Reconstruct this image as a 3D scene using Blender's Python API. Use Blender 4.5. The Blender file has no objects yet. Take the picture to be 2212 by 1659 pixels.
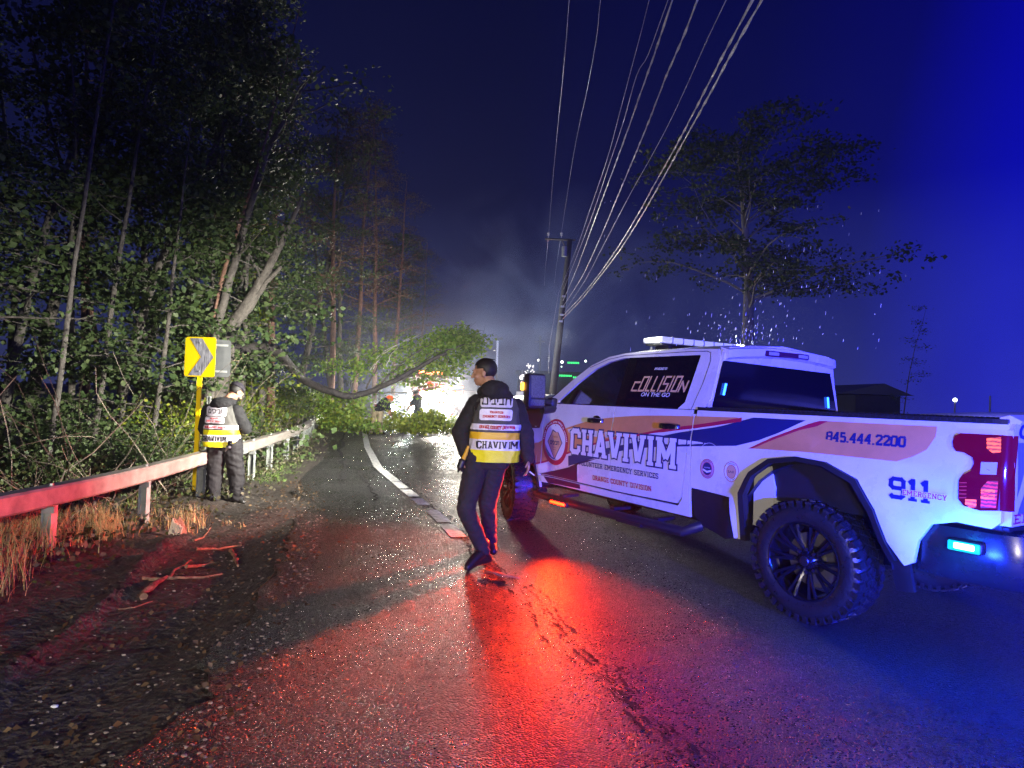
import bpy, bmesh, math, random
import numpy as np
from mathutils import Vector, Matrix, noise
from mathutils.bvhtree import BVHTree
R = math.radians
rng = random.Random(7)
sc = bpy.context.scene
col = sc.collection

# ------------------------------------------------------------------ camera
CH = 1.5485; FPX = 1379.1; ROLL = .0355; PITCH = .021
cam = bpy.data.cameras.new('camera'); cam_o = bpy.data.objects.new('camera', cam); col.objects.link(cam_o)
cam.sensor_width = 36; cam.lens = 36 * FPX / 2212; cam.clip_end = 2000; cam.clip_start = .05
cam_o.matrix_world = Matrix.Translation((0, 0, CH)) @ Matrix.Rotation(R(90) + PITCH, 4, 'X') @ Matrix.Rotation(ROLL, 4, 'Z')
sc.camera = cam_o

# ------------------------------------------------------------------ world: night sky, blue lens flare glow put into its colour at right
w = bpy.data.worlds.new('World'); sc.world = w; w.use_nodes = True
nt = w.node_tree; nt.nodes.clear()
wo = nt.nodes.new('ShaderNodeOutputWorld'); bg = nt.nodes.new('ShaderNodeBackground')
tc = nt.nodes.new('ShaderNodeTexCoord'); sp = nt.nodes.new('ShaderNodeSeparateXYZ')
nt.links.new(tc.outputs['Generated'], sp.inputs[0])
def wramp(src, stops):
    r = nt.nodes.new('ShaderNodeValToRGB'); e = r.color_ramp.elements
    while len(e) < len(stops): e.new(.5)
    for i, (p, c) in enumerate(stops): e[i].position = p; e[i].color = (*c, 1)
    nt.links.new(src, r.inputs[0]); return r.outputs[0]
mp = nt.nodes.new('ShaderNodeMapRange'); mp.inputs['From Min'].default_value = -1; mp.inputs['From Max'].default_value = 1
nt.links.new(sp.outputs['X'], mp.inputs['Value'])
cx = wramp(mp.outputs[0], [(0, (.0025, .0028, .022)), (.5, (.0016, .0022, .028)), (.66, (.0010, .0014, .055)), (.735, (.0006, .0006, .11)), (.80, (.0004, .0004, .42)), (1, (.0004, .0004, .5))])
mz = wramp(sp.outputs['Z'], [(0, (.030, .036, .10)), (.10, (.018, .024, .075)), (.3, (.002, .003, .012)), (.62, (0, 0, 0))])
ns = nt.nodes.new('ShaderNodeTexNoise'); ns.inputs['Scale'].default_value = 2.2; ns.inputs['Detail'].default_value = 4
nt.links.new(tc.outputs['Generated'], ns.inputs['Vector'])
m1 = nt.nodes.new('ShaderNodeMix'); m1.data_type = 'RGBA'; m1.blend_type = 'MULTIPLY'; m1.inputs[0].default_value = 1
nt.links.new(mz, m1.inputs[6])
nr = wramp(ns.outputs['Fac'], [(.3, (.5, .5, .5)), (.7, (1.5, 1.5, 1.5))]); nt.links.new(nr, m1.inputs[7])
ad = nt.nodes.new('ShaderNodeMix'); ad.data_type = 'RGBA'; ad.blend_type = 'ADD'; ad.inputs[0].default_value = 1
nt.links.new(cx, ad.inputs[6]); nt.links.new(m1.outputs[2], ad.inputs[7])
nt.links.new(ad.outputs[2], bg.inputs['Color']); bg.inputs['Strength'].default_value = 1.0
nt.links.new(bg.outputs[0], wo.inputs['Surface'])

sc.view_settings.view_transform = 'Standard'; sc.view_settings.look = 'None'
sc.view_settings.exposure = 0; sc.view_settings.gamma = 1
sc.render.engine = 'CYCLES'
cy = sc.cycles
cy.use_denoising = True; cy.denoising_prefilter = 'NONE'; cy.sample_clamp_indirect = 3; cy.sample_clamp_direct = 0
cy.max_bounces = 5; cy.diffuse_bounces = 2; cy.glossy_bounces = 3; cy.transparent_max_bounces = 12; cy.volume_bounces = 0
cy.use_light_tree = True; cy.caustics_reflective = False; cy.caustics_refractive = False

# ------------------------------------------------------------------ pixel (of a 2212 px wide view) -> world, used for measuring
def ray(u, v):
    cr, sr, cp, sn = math.cos(ROLL), math.sin(ROLL), math.cos(PITCH), math.sin(PITCH)
    du, dv = u - 1106, v - 829.5
    a = (du * cr + dv * sr) / FPX; b = -(-du * sr + dv * cr) / FPX
    return a, cp - b * sn, sn + b * cp
def at(u, v, Y):
    r = ray(u, v); t = Y / r[1]; return Vector((r[0] * t, Y, CH + r[2] * t))
def gnd(u, v, z=0):
    r = ray(u, v); t = (z - CH) / r[2]; return Vector((r[0] * t, r[1] * t, z))

# ------------------------------------------------------------------ lamps
def lamp(name, kind, loc, power, color, parent=None, target=None, size=.1, spot=None, blend=.5):
    l = bpy.data.lights.new(name, kind); l.energy = power; l.color = color
    if kind in ('POINT', 'SPOT'): l.shadow_soft_size = size
    if kind == 'AREA': l.size = size
    if spot: l.spot_size = R(spot); l.spot_blend = blend
    o = bpy.data.objects.new(name, l); col.objects.link(o); o.location = loc
    if target is not None:
        dv = Vector(target) - Vector(loc); o.rotation_euler = dv.to_track_quat('-Z', 'Y').to_euler()
    if parent: o.parent = parent
    return o
YAW = 2.1286
TD = Vector((math.cos(YAW), math.sin(YAW), 0)); TN = Vector((-TD.y, TD.x, 0)); TO = Vector((3.0247, 5.1919, 0))
def T(x, y, z): return TO + TD * x + TN * y + Vector((0, 0, z))
LP = dict(flood=4400, back=3900, red=1150, blue=170, blue2=22000, heads=8500, far=520); HAZE = .0012; SMOKE = .13
# truck roof light bar throwing white light over the verge and the wood
for tgt, k in (((-9, 9.0, .2), .8), ((-9, 13.5, .4), 1.15), ((-7.5, 19, .5), 2.3), ((-6.5, 27, .6), 1.8)):
    lamp('roof_bar_beam', 'SPOT', T(3.0, .9, 2.3), LP['flood'] * k, (1, .97, .84), target=tgt, size=.1, spot=62, blend=1)
# rescue vehicle standing behind the photographer: headlights
lamp('headlight_beam', 'SPOT', (-2.6, -8, 2.3), LP['back'], (1, .88, .71), target=T(.8, 1, 2.6), size=.25, spot=60, blend=1)
lamp('retro_fill_beam', 'SPOT', (1.3, -9, 2.5), 6000, (1, .93, .80), target=(-4.0, 9, 1.0), size=.12, spot=23, blend=.8)  # added spot brightening sign, rail man and grass in place of retroreflection
lamp('retro_fill_beam', 'SPOT', (1.3, -9, 2.5), 2300, (1, .93, .84), target=(-.2, 6, 1.5), size=.12, spot=13, blend=.9)  # added spot brightening the walking man's vest
# red side marker strobe under the front door, a fan of light that leaves almost level
for k, a_, e_ in ((-11, 8, .42), (-2.4, 9, .9), (3.6, 8, 1.5)):
    lamp('red_strobe', 'SPOT', T(2.87, 1.20, .42), LP['red'] * e_, (1, .040, .004), target=T(2.87 + k, a_, .40), size=.05, spot=62, blend=1)
# blue strobe on the rear bumper, and the blue strobe of the rescue vehicle outside the right edge
lamp('blue_strobe', 'POINT', T(-1.16, 1.62, .70), LP['blue'], (.01, .04, 1), size=.06)
lamp('blue_unseen_beam', 'SPOT', (3.5, -2.5, 1.5), LP['blue2'], (.01, .02, 1), target=(3.4, 3.7, .1), size=.15, spot=56, blend=1)
lamp('blue_strobe', 'POINT', T(-1.03, 1.16, .77), 5, (.02, .55, 1), size=.03)
lamp('blue_unseen_beam', 'SPOT', (7, -3, 2.2), 9000, (.02, .04, 1), target=(10, 27, 6), size=.2, spot=60, blend=1)  # added fill tinting the right-hand trees blue so they contrast less with the sky
# truck headlights on the lane ahead
lamp('truck_headlight', 'SPOT', T(5.2, .6, 1.1), LP['heads'], (.93, .97, 1), target=(-3.6, 21, 1.3), size=.1, spot=50, blend=.7)
lamp('truck_headlight', 'SPOT', T(5.2, -.6, 1.1), 5200, (.86, .94, 1), target=(-2.9, 13.5, 0), size=.1, spot=44, blend=1)

# ------------------------------------------------------------------ materials
MATS = {}
def mat(name, base=(.5, .5, .5), rough=.5, metal=0, var=0, vscale=8, bump=0, bscale=40, coat=0, emit=None, es=0, spec=None, rvar=0, base2=None, detail=3):
    if name in MATS: return MATS[name]
    m = bpy.data.materials.new(name); m.use_nodes = True; MATS[name] = m
    t = m.node_tree; b = t.nodes['Principled BSDF']
    b.inputs['Base Color'].default_value = (*base, 1); b.inputs['Roughness'].default_value = rough; b.inputs['Metallic'].default_value = metal
    if spec is not None: b.inputs['Specular IOR Level'].default_value = spec
    if coat: b.inputs['Coat Weight'].default_value = coat; b.inputs['Coat Roughness'].default_value = .08
    if emit: b.inputs['Emission Color'].default_value = (*emit, 1); b.inputs['Emission Strength'].default_value = es
    if var or base2 or rvar:
        tcn = t.nodes.new('ShaderNodeTexCoord'); n = t.nodes.new('ShaderNodeTexNoise'); n.inputs['Scale'].default_value = vscale; n.inputs['Detail'].default_value = detail + 2
        n.inputs['Roughness'].default_value = .65
        t.links.new(tcn.outputs['Object'], n.inputs['Vector'])
        if var or base2:
            r = t.nodes.new('ShaderNodeValToRGB'); c2 = base2 or tuple(min(1, c * (1 + var)) for c in base)
            c1 = base if base2 else tuple(c * (1 - var) for c in base)
            r.color_ramp.elements[0].position = .35; r.color_ramp.elements[0].color = (*c1, 1)
            r.color_ramp.elements[1].position = .65; r.color_ramp.elements[1].color = (*c2, 1)
            t.links.new(n.outputs['Fac'], r.inputs[0]); t.links.new(r.outputs[0], b.inputs['Base Color'])
        if rvar:
            q = t.nodes.new('ShaderNodeMapRange'); q.inputs['From Min'].default_value = .3; q.inputs['From Max'].default_value = .7
            q.inputs['To Min'].default_value = max(.02, rough - rvar); q.inputs['To Max'].default_value = min(1, rough + rvar)
            t.links.new(n.outputs['Fac'], q.inputs['Value']); t.links.new(q.outputs[0], b.inputs['Roughness'])
    if bump:
        tcn = t.nodes.new('ShaderNodeTexCoord'); n = t.nodes.new('ShaderNodeTexNoise'); n.inputs['Scale'].default_value = bscale; n.inputs['Detail'].default_value = 3
        bp = t.nodes.new('ShaderNodeBump'); bp.inputs['Distance'].default_value = bump; bp.inputs['Strength'].default_value = 1
        t.links.new(tcn.outputs['Object'], n.inputs['Vector']); t.links.new(n.outputs['Fac'], bp.inputs['Height']); t.links.new(bp.outputs[0], b.inputs['Normal'])
    return m
def glow(name, color, strength):
    return mat(name, (.02, .02, .02), .4, emit=color, es=strength)
NAVY = mat('navy_vinyl', (.012, .018, .10), .35, coat=.3); ORANGE = mat('orange_vinyl', (.62, .26, .09), .4, coat=.3, var=.08, vscale=5)
REDV = mat('red_vinyl', (.42, .012, .05), .4, coat=.3); MAROON = mat('maroon_vinyl', (.10, .008, .022), .35, coat=.3)
WHITE = mat('white_paint', (.66, .63, .60), .3, coat=.6, var=.07, vscale=3, rvar=.08)
WVIN = mat('white_vinyl', (.72, .70, .74), .45)
BLACKP = mat('black_plastic', (.012, .012, .013), .45, bump=.001, bscale=150, rvar=.1, vscale=20)
BLACKG = mat('gloss_black', (.006, .006, .007), .16, coat=.6)
RUBBER = mat('wet_rubber', (.012, .012, .012), .38, bump=.004, bscale=60, rvar=.18, vscale=30)
CHROME = mat('chrome', (.6, .6, .62), .18, 1)
STEEL = mat('galvanised_steel', (.42, .43, .42), .45, .55, var=.2, vscale=9, rvar=.15)
SEAM = mat('dark_gap', (.004, .004, .004), .8)

# ------------------------------------------------------------------ mesh helpers
def link(name, me, m=None, parent=None, smooth=True, angle=40):
    o = bpy.data.objects.new(name, me); col.objects.link(o)
    if m is not None:
        for k in (m if isinstance(m, (list, tuple)) else [m]): me.materials.append(k)
    if parent is not None: o.parent = parent
    if smooth and len(me.polygons):
        me.polygons.foreach_set('use_smooth', [True] * len(me.polygons))
        if angle < 180: me.set_sharp_from_angle(angle=R(angle))
    me.update(); return o
def empty(name, loc, label=None, cat=None, group=None, rz=0):
    o = bpy.data.objects.new(name, None); col.objects.link(o); o.location = loc; o.rotation_euler = (0, 0, rz); o.empty_display_size = .1
    return tag(o, label, cat, group)
def tag(o, label=None, cat=None, group=None, kind=None):
    if label: o['label'] = label
    if cat: o['category'] = cat
    if group: o['group'] = group
    if kind: o['kind'] = kind
    return o
class MB:
    def __init__(s): s.v = []; s.f = []; s.mi = []; s.cur = 0
    def add(s, vs, fs):
        n = len(s.v); s.v += [tuple(p) for p in vs]; s.f += [tuple(n + i for i in f) for f in fs]; s.mi += [s.cur] * len(fs); return s
    def box(s, c, d, rot=None, b=0):
        hx, hy, hz = d[0] / 2, d[1] / 2, d[2] / 2; rot = rot or Matrix.Identity(3); c = Vector(c)
        if b <= 0:
            vs = [c + rot @ Vector((x * hx, y * hy, z * hz)) for x in (-1, 1) for y in (-1, 1) for z in (-1, 1)]
            s.add(vs, [(0, 1, 3, 2), (4, 6, 7, 5), (0, 4, 5, 1), (2, 3, 7, 6), (0, 2, 6, 4), (1, 5, 7, 3)]); return s
        bm = bmesh.new(); bmesh.ops.create_cube(bm, size=1)
        for v in bm.verts: v.co = Vector((v.co.x * d[0], v.co.y * d[1], v.co.z * d[2]))
        bmesh.ops.bevel(bm, geom=list(bm.edges), offset=min(b, hx * .95, hy * .95, hz * .95), segments=2, profile=.5, affect='EDGES')
        s.bm(bm, Matrix.Translation(c) @ rot.to_4x4()); return s
    def bm(s, bm, M=None):
        bm.verts.ensure_lookup_table(); M = M or Matrix.Identity(4)
        for i, v in enumerate(bm.verts): v.index = i
        s.add([M @ v.co for v in bm.verts], [[v.index for v in f.verts] for f in bm.faces]); bm.free(); return s
    def tube(s, pts, rad, n=8, cap=True):
        pts = [Vector(p) for p in pts]; k = len(pts)
        rad = [rad] * k if isinstance(rad, (int, float)) else rad
        up = Vector((0, 0, 1)); prev = None; vs = []
        for i, p in enumerate(pts):
            d = (pts[min(i + 1, k - 1)] - pts[max(i - 1, 0)]).normalized()
            if prev is None:
                a = d.cross(up if abs(d.z) < .95 else Vector((1, 0, 0))).normalized()
            else:
                a = (prev - d * prev.dot(d)).normalized()
            prev = a; b = d.cross(a)
            for j in range(n):
                t = 2 * math.pi * j / n; vs.append(p + (a * math.cos(t) + b * math.sin(t)) * rad[i])
        fs = [(i * n + j, i * n + (j + 1) % n, (i + 1) * n + (j + 1) % n, (i + 1) * n + j) for i in range(k - 1) for j in range(n)]
        if cap: fs += [tuple(range(n - 1, -1, -1)), tuple((k - 1) * n + j for j in range(n))]
        return s.add(vs, fs)
    def lathe(s, prof, M=None, n=48, closed=False):
        M = M or Matrix.Identity(4); k = len(prof); vs = []
        for (r, h) in prof:
            for j in range(n):
                t = 2 * math.pi * j / n; vs.append(M @ Vector((r * math.cos(t), r * math.sin(t), h)))
        fs = [(i * n + j, i * n + (j + 1) % n, (i + 1) * n + (j + 1) % n, (i + 1) * n + j) for i in range(k - 1) for j in range(n)]
        if closed: fs += [((k - 1) * n + j, (k - 1) * n + (j + 1) % n, (j + 1) % n, j) for j in range(n)]
        return s.add(vs, fs)
    def rings(s, rings, cap=True, close=True):
        n = len(rings[0]); k = len(rings); m = n if close else n - 1
        fs = [(i * n + j, i * n + (j + 1) % n, (i + 1) * n + (j + 1) % n, (i + 1) * n + j) for i in range(k - 1) for j in range(m)]
        if cap: fs += [tuple(range(n - 1, -1, -1)), tuple((k - 1) * n + j for j in range(n))]
        return s.add([p for r in rings for p in r], fs)
    def mesh(s, name='m'):
        me = bpy.data.meshes.new(name); me.from_pydata(s.v, [], s.f)
        me.polygons.foreach_set('material_index', s.mi); me.validate(); me.update(); return me
    def build(s, name, m=None, parent=None, smooth=True, angle=40): return link(name, s.mesh(name), m, parent, smooth, angle)
def bevelmod(o, wd=.01, seg=2):
    b = o.modifiers.new('bevel', 'BEVEL'); b.width = wd; b.segments = seg; b.limit_method = 'ANGLE'; b.angle_limit = R(40); return o

# flat polygons -> triangulated, cut into cells, mapped on to a surface by fn(a, b, off)
def cut_cells(bm, step):
    if not bm.verts: return
    for ax in (0, 1):
        lo = min(v.co[ax] for v in bm.verts); hi = max(v.co[ax] for v in bm.verts); c = math.floor(lo / step) * step + step * .5
        while c < hi:
            no = Vector((1, 0, 0)) if ax == 0 else Vector((0, 1, 0)); co = no * c
            bmesh.ops.bisect_plane(bm, geom=bm.verts[:] + bm.edges[:] + bm.faces[:], dist=1e-6, plane_co=co, plane_no=no); c += step
def flat(name, polys, fn, m, parent, step=.12, off=.003, thick=0, stack=0, lip=None):
    me = MB()
    for k, poly in enumerate(polys):
        bm = bmesh.new(); vs = [bm.verts.new((p[0], p[1], 0)) for p in poly]
        f = bm.faces.new(vs); bm.normal_update(); bmesh.ops.triangulate(bm, faces=[f])
        if step: cut_cells(bm, step)
        if lip:
            be = [e for e in bm.edges if len(e.link_faces) == 1]
            ex = bmesh.ops.extrude_edge_only(bm, edges=be)
            for g in ex['geom']:
                if isinstance(g, bmesh.types.BMVert): g.co.z = -lip
        for v in bm.verts: v.co = Vector(fn(v.co.x, v.co.y, off + v.co.z + k * stack))
        bmesh.ops.recalc_face_normals(bm, faces=bm.faces) if lip else None
        me.bm(bm)
    return me.build(name, m, parent, angle=35 if lip else 180)
# varsity slab lettering, drawn as strokes
_O = [(.57, .82), (.48, .91), (.18, .91), (.09, .82), (.09, .18), (.18, .09), (.48, .09), (.57, .18)]
GL = {
 'C': (.66, [[(.57, .66)] + _O + [(.57, .34)]], []),
 'O': (.66, [_O + [_O[0]]], []), '0': (.66, [_O + [_O[0]]], []),
 'G': (.68, [[(.57, .68)] + _O + [(.57, .42), (.36, .42)]], []),
 'H': (.78, [[(.18, 0), (.18, 1)], [(.60, 0), (.60, 1)], [(.18, .5), (.60, .5)]], [(.18, 0), (.60, 0), (.18, 1), (.60, 1)]),
 'A': (.78, [[(.14, .03), (.36, .92)], [(.42, .92), (.64, .03)], [(.22, .3), (.56, .3)], [(.28, .92), (.5, .92)]], [(.14, 0), (.64, 0)]),
 'V': (.78, [[(.14, .97), (.36, .08)], [(.42, .08), (.64, .97)]], [(.14, 1), (.64, 1)]),
 'I': (.40, [[(.20, 0), (.20, 1)]], [(.2, 0), (.2, 1)]), '1': (.42, [[(.22, 0), (.22, 1)], [(.06, .78), (.22, .92)]], [(.22, 0)]),
 'M': (1.0, [[(.17, 0), (.17, 1)], [(.83, 0), (.83, 1)], [(.19, .9), (.5, .3)], [(.5, .3), (.81, .9)]], [(.17, 0), (.83, 0), (.17, 1), (.83, 1)]),
 'N': (.82, [[(.18, 0), (.18, 1)], [(.64, 0), (.64, 1)], [(.18, .92), (.64, .08)]], [(.18, 0), (.18, 1), (.64, 1)]),
 'L': (.62, [[(.17, 0), (.17, 1)], [(.17, .09), (.53, .09), (.53, .3)]], [(.17, 0), (.17, 1)]),
 'U': (.76, [[(.17, 1), (.17, .18), (.27, .09), (.49, .09), (.59, .18), (.59, 1)]], [(.17, 1), (.59, 1)]),
 'T': (.70, [[(.35, 0), (.35, .95)], [(.08, .7), (.08, .91), (.62, .91), (.62, .7)]], [(.35, 0)]),
 'E': (.64, [[(.17, 0), (.17, 1)], [(.17, .91), (.55, .91), (.55, .74)], [(.17, .5), (.42, .5)], [(.17, .09), (.55, .09), (.55, .26)]], [(.17, 0), (.17, 1)]),
 'R': (.72, [[(.17, 0), (.17, 1)], [(.17, .91), (.48, .91), (.57, .82), (.57, .58), (.48, .49), (.17, .49)], [(.4, .49), (.58, .06)]], [(.17, 0), (.17, 1), (.6, 0)]),
 'P': (.68, [[(.17, 0), (.17, 1)], [(.17, .91), (.48, .91), (.57, .82), (.57, .58), (.48, .49), (.17, .49)]], [(.17, 0), (.17, 1)]),
 'B': (.70, [[(.17, 0), (.17, 1)], [(.17, .91), (.48, .91), (.57, .82), (.57, .6), (.48, .5), (.17, .5)], [(.48, .5), (.59, .4), (.59, .18), (.48, .09), (.17, .09)]], [(.17, 0), (.17, 1)]),
 'Y': (.74, [[(.14, .97), (.37, .45)], [(.60, .97), (.37, .45)], [(.37, 0), (.37, .45)]], [(.14, 1), (.60, 1), (.37, 0)]),
 'S': (.64, [[(.55, .72), (.55, .82), (.46, .91), (.18, .91), (.09, .82), (.09, .62), (.18, .53), (.46, .47), (.55, .38), (.55, .18), (.46, .09), (.18, .09), (.09, .18), (.09, .28)]], []),
 'D': (.72, [[(.17, 0), (.17, 1)], [(.17, .91), (.5, .91), (.6, .80), (.6, .2), (.5, .09), (.17, .09)]], [(.17, 0), (.17, 1)]),
 '9': (.66, [[(.57, .5), (.18, .5), (.09, .6), (.09, .82), (.18, .91), (.48, .91), (.57, .82), (.57, .18), (.48, .09), (.18, .09), (.09, .2)]], []),
 '8': (.66, [[(.18, .91), (.48, .91), (.57, .82), (.57, .62), (.48, .52), (.18, .52), (.09, .62), (.09, .82), (.18, .91)], [(.48, .52), (.57, .42), (.57, .18), (.48, .09), (.18, .09), (.09, .18), (.09, .42), (.18, .52)]], []),
 '4': (.68, [[(.46, 0), (.46, 1)], [(.42, .92), (.08, .34), (.62, .34)]], [(.46, 0)]),
 '5': (.64, [[(.52, .91), (.12, .91), (.12, .56), (.46, .56), (.55, .47), (.55, .18), (.46, .09), (.18, .09), (.09, .2)]], []),
 '2': (.64, [[(.09, .74), (.09, .82), (.18, .91), (.46, .91), (.55, .82), (.55, .62), (.11, .12)], [(.09, .09), (.57, .09), (.57, .24)]], []),
 '.': (.26, [[(.13, 0), (.13, .16)]], []), ' ': (.42, [], []), ':': (.26, [[(.13, .1), (.13, .26)], [(.13, .55), (.13, .7)]], []), '&': (.5, [[(.25, .1), (.25, .7)]], []),
}
def slab(text, h, width, grow=0, th=.18, gap=.05, serif=True):
    tot = sum(GL[c][0] + gap for c in text) - gap; sx = width / tot; q = []; x = 0
    t2 = th * h / 2 + grow; t2 = min(t2, th * sx * .62 + grow)
    for c in text:
        wd, st, se = GL[c]
        for s_ in st:
            P = [Vector(((x + a) * sx, b * h)) for a, b in s_]
            for i in range(len(P) - 1):
                d = P[i + 1] - P[i]; L = d.length
                if L < 1e-6: continue
                d /= L; nn = Vector((-d.y, d.x)) * t2
                e0 = t2 * .75 if i > 0 else grow; e1 = t2 * .75 if i < len(P) - 2 else grow
                a = P[i] - d * e0; b = P[i + 1] + d * e1
                q.append([a - nn, b - nn, b + nn, a + nn])
        if serif:
            for (a, b) in se:
                cx0 = (x + a) * sx; hw = .16 * sx + grow; yy = b * h; tt = .12 * h
                y0, y1 = (yy - grow, yy + tt + grow) if b < .5 else (yy - tt - grow, yy + grow)
                q.append([Vector((cx0 - hw, y0)), Vector((cx0 + hw, y0)), Vector((cx0 + hw, y1)), Vector((cx0 - hw, y1))])
        x += wd + gap
    return q
def font_mesh(text, size, align='CENTER', shear=0, bold=0):
    c = bpy.data.curves.new('txt', 'FONT'); c.body = text; c.size = size; c.align_x = align; c.shear = shear; c.offset = bold; c.resolution_u = 3
    o = bpy.data.objects.new('txt', c); col.objects.link(o)
    dg = bpy.context.evaluated_depsgraph_get(); dg.update()
    me = o.evaluated_get(dg).to_mesh(); vs = [v.co.copy() for v in me.vertices]; fs = [tuple(p.vertices) for p in me.polygons]
    o.evaluated_get(dg).to_mesh_clear(); bpy.data.objects.remove(o); bpy.data.curves.remove(c)
    return vs, fs
def font_on(name, text, size, fn, m, parent, off=.004, wd=None, shear=0, bold=0, arc=None):
    vs, fs = font_mesh(text, size, shear=shear, bold=bold)
    if not vs: return None
    lo = min(v.x for v in vs); hi = max(v.x for v in vs); k = (wd / (hi - lo)) if wd else 1; mid = (lo + hi) / 2
    mb = MB()
    out = []
    for v in vs:
        a, b = (v.x - mid) * k, v.y
        if arc: # arc=(radius, centre angle, +1 reading clockwise on top)
            t = arc[1] - a / arc[0] * arc[2]; r_ = arc[0] + b * arc[2]; a, b = r_ * math.cos(t), r_ * math.sin(t)
        out.append(Vector(fn(a, b, off)))
    mb.add(out, fs); return mb.build(name, m, parent, smooth=False)
def smoothstep(a, b, x):
    t = max(0, min(1, (x - a) / (b - a))); return t * t * (3 - 2 * t)
def copy_tree(o, parent=None):
    c = o.copy(); col.objects.link(c)
    if parent is not None: c.parent = parent
    for ch in list(o.children): copy_tree(ch, c)
    return c
# ================================================================== ground, road
EDGE = [(-20, -1.3), (0, -1.35), (2.6, -1.46), (3.5, -1.62), (5.25, -1.9), (7.5, -2.5), (10.3, -3.4), (13, -4.1), (18, -5.4), (25, -7.3), (32, -8.2), (40, -8.0), (50, -6.5), (70, 0), (140, 40)]
LANE = [(-20, 3.5), (0, 1.75), (2.9, .77), (4.9, .13), (8.04, -.84), (10.5, -1.72), (13.3, -2.72), (18, -4.0), (26, -5.95), (32, -6.8), (40, -6.6), (50, -5), (70, 1.5), (140, 42)]
RAIL = [(-3, -4.0), (3, -3.85), (5.2, -3.82), (7.0, -3.95), (8.75, -4.18), (10.5, -4.20), (12.2, -4.55), (14, -4.85), (17, -5.5), (20, -6.25), (24, -7.3), (27, -8.1), (33, -9), (40, -9), (50, -7.6), (70, -1), (140, 39)]
def lin(tab, y):
    if y <= tab[0][0]: return tab[0][1]
    for (a, b), (c, d) in zip(tab, tab[1:]):
        if y <= c: return b + (d - b) * (y - a) / (c - a)
    return tab[-1][1]
def G(x, y):
    t = lin(EDGE, y) - x
    if t <= -.35: return -.03
    n1 = noise.noise(Vector((x * 1.3, y * 1.3, 0))) * .05 + noise.noise(Vector((x * 4, y * 4, 3))) * .022 + noise.noise(Vector((x * 13, y * 13, 5))) * .018
    k = smoothstep(-.1, .5, t)
    z = -.03 - .055 * k + n1 * smoothstep(.05, .5, t)
    # washed-out ridge of old asphalt running along the verge
    rx = -2.62 - max(0, (y - 3.4)) * .23 + .05 * math.sin(y * 3)
    if 1.5 < y < 6.6: z += (.07 + .05 * noise.noise(Vector((x * 9, y * 9, 2)))) * math.exp(-((x - rx) / .06) ** 2) * smoothstep(1.5, 2.5, y)
    z += .11 * math.exp(-((x + 3.0) / .35) ** 2 - ((y - 8.0) / .9) ** 2)
    rl = lin(RAIL, y) - x
    z += .12 * smoothstep(-1.2, .2, rl) * (1 + .9 * math.exp(-((y - 4.9) / 1.3) ** 2))
    z += -.35 * smoothstep(.6, 3.5, rl) + .9 * smoothstep(5, 30, rl)
    if y > 60: z += 0
    return z
def axis(lo, hi, near, fine, coarse):
    o = []; x = lo
    while x < hi:
        o.append(x); dd = max(0, max(near[0] - x, x - near[1])); x += fine + (coarse - fine) * min(1, dd / 60) ** 1.0 + dd * .04
    o.append(hi); return o
gx = axis(-180, 260, (-5.6, -1.2), .055, 1.2); gy = axis(-40, 420, (2.0, 9), .055, 1.2)
mb = MB(); mb.v = [(x, y, G(x, y)) for y in gy for x in gx]
nx = len(gx); mb.f = [(j * nx + i, j * nx + i + 1, (j + 1) * nx + i + 1, (j + 1) * nx + i) for j in range(len(gy) - 1) for i in range(nx - 1)]; mb.mi = [0] * len(mb.f)
dirt = mat('verge_soil', (.03, .024, .020), .62, base2=(.085, .07, .06), vscale=11, detail=6, bump=.035, bscale=26)
tag(mb.build('ground', dirt, angle=180), kind='structure')

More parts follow.
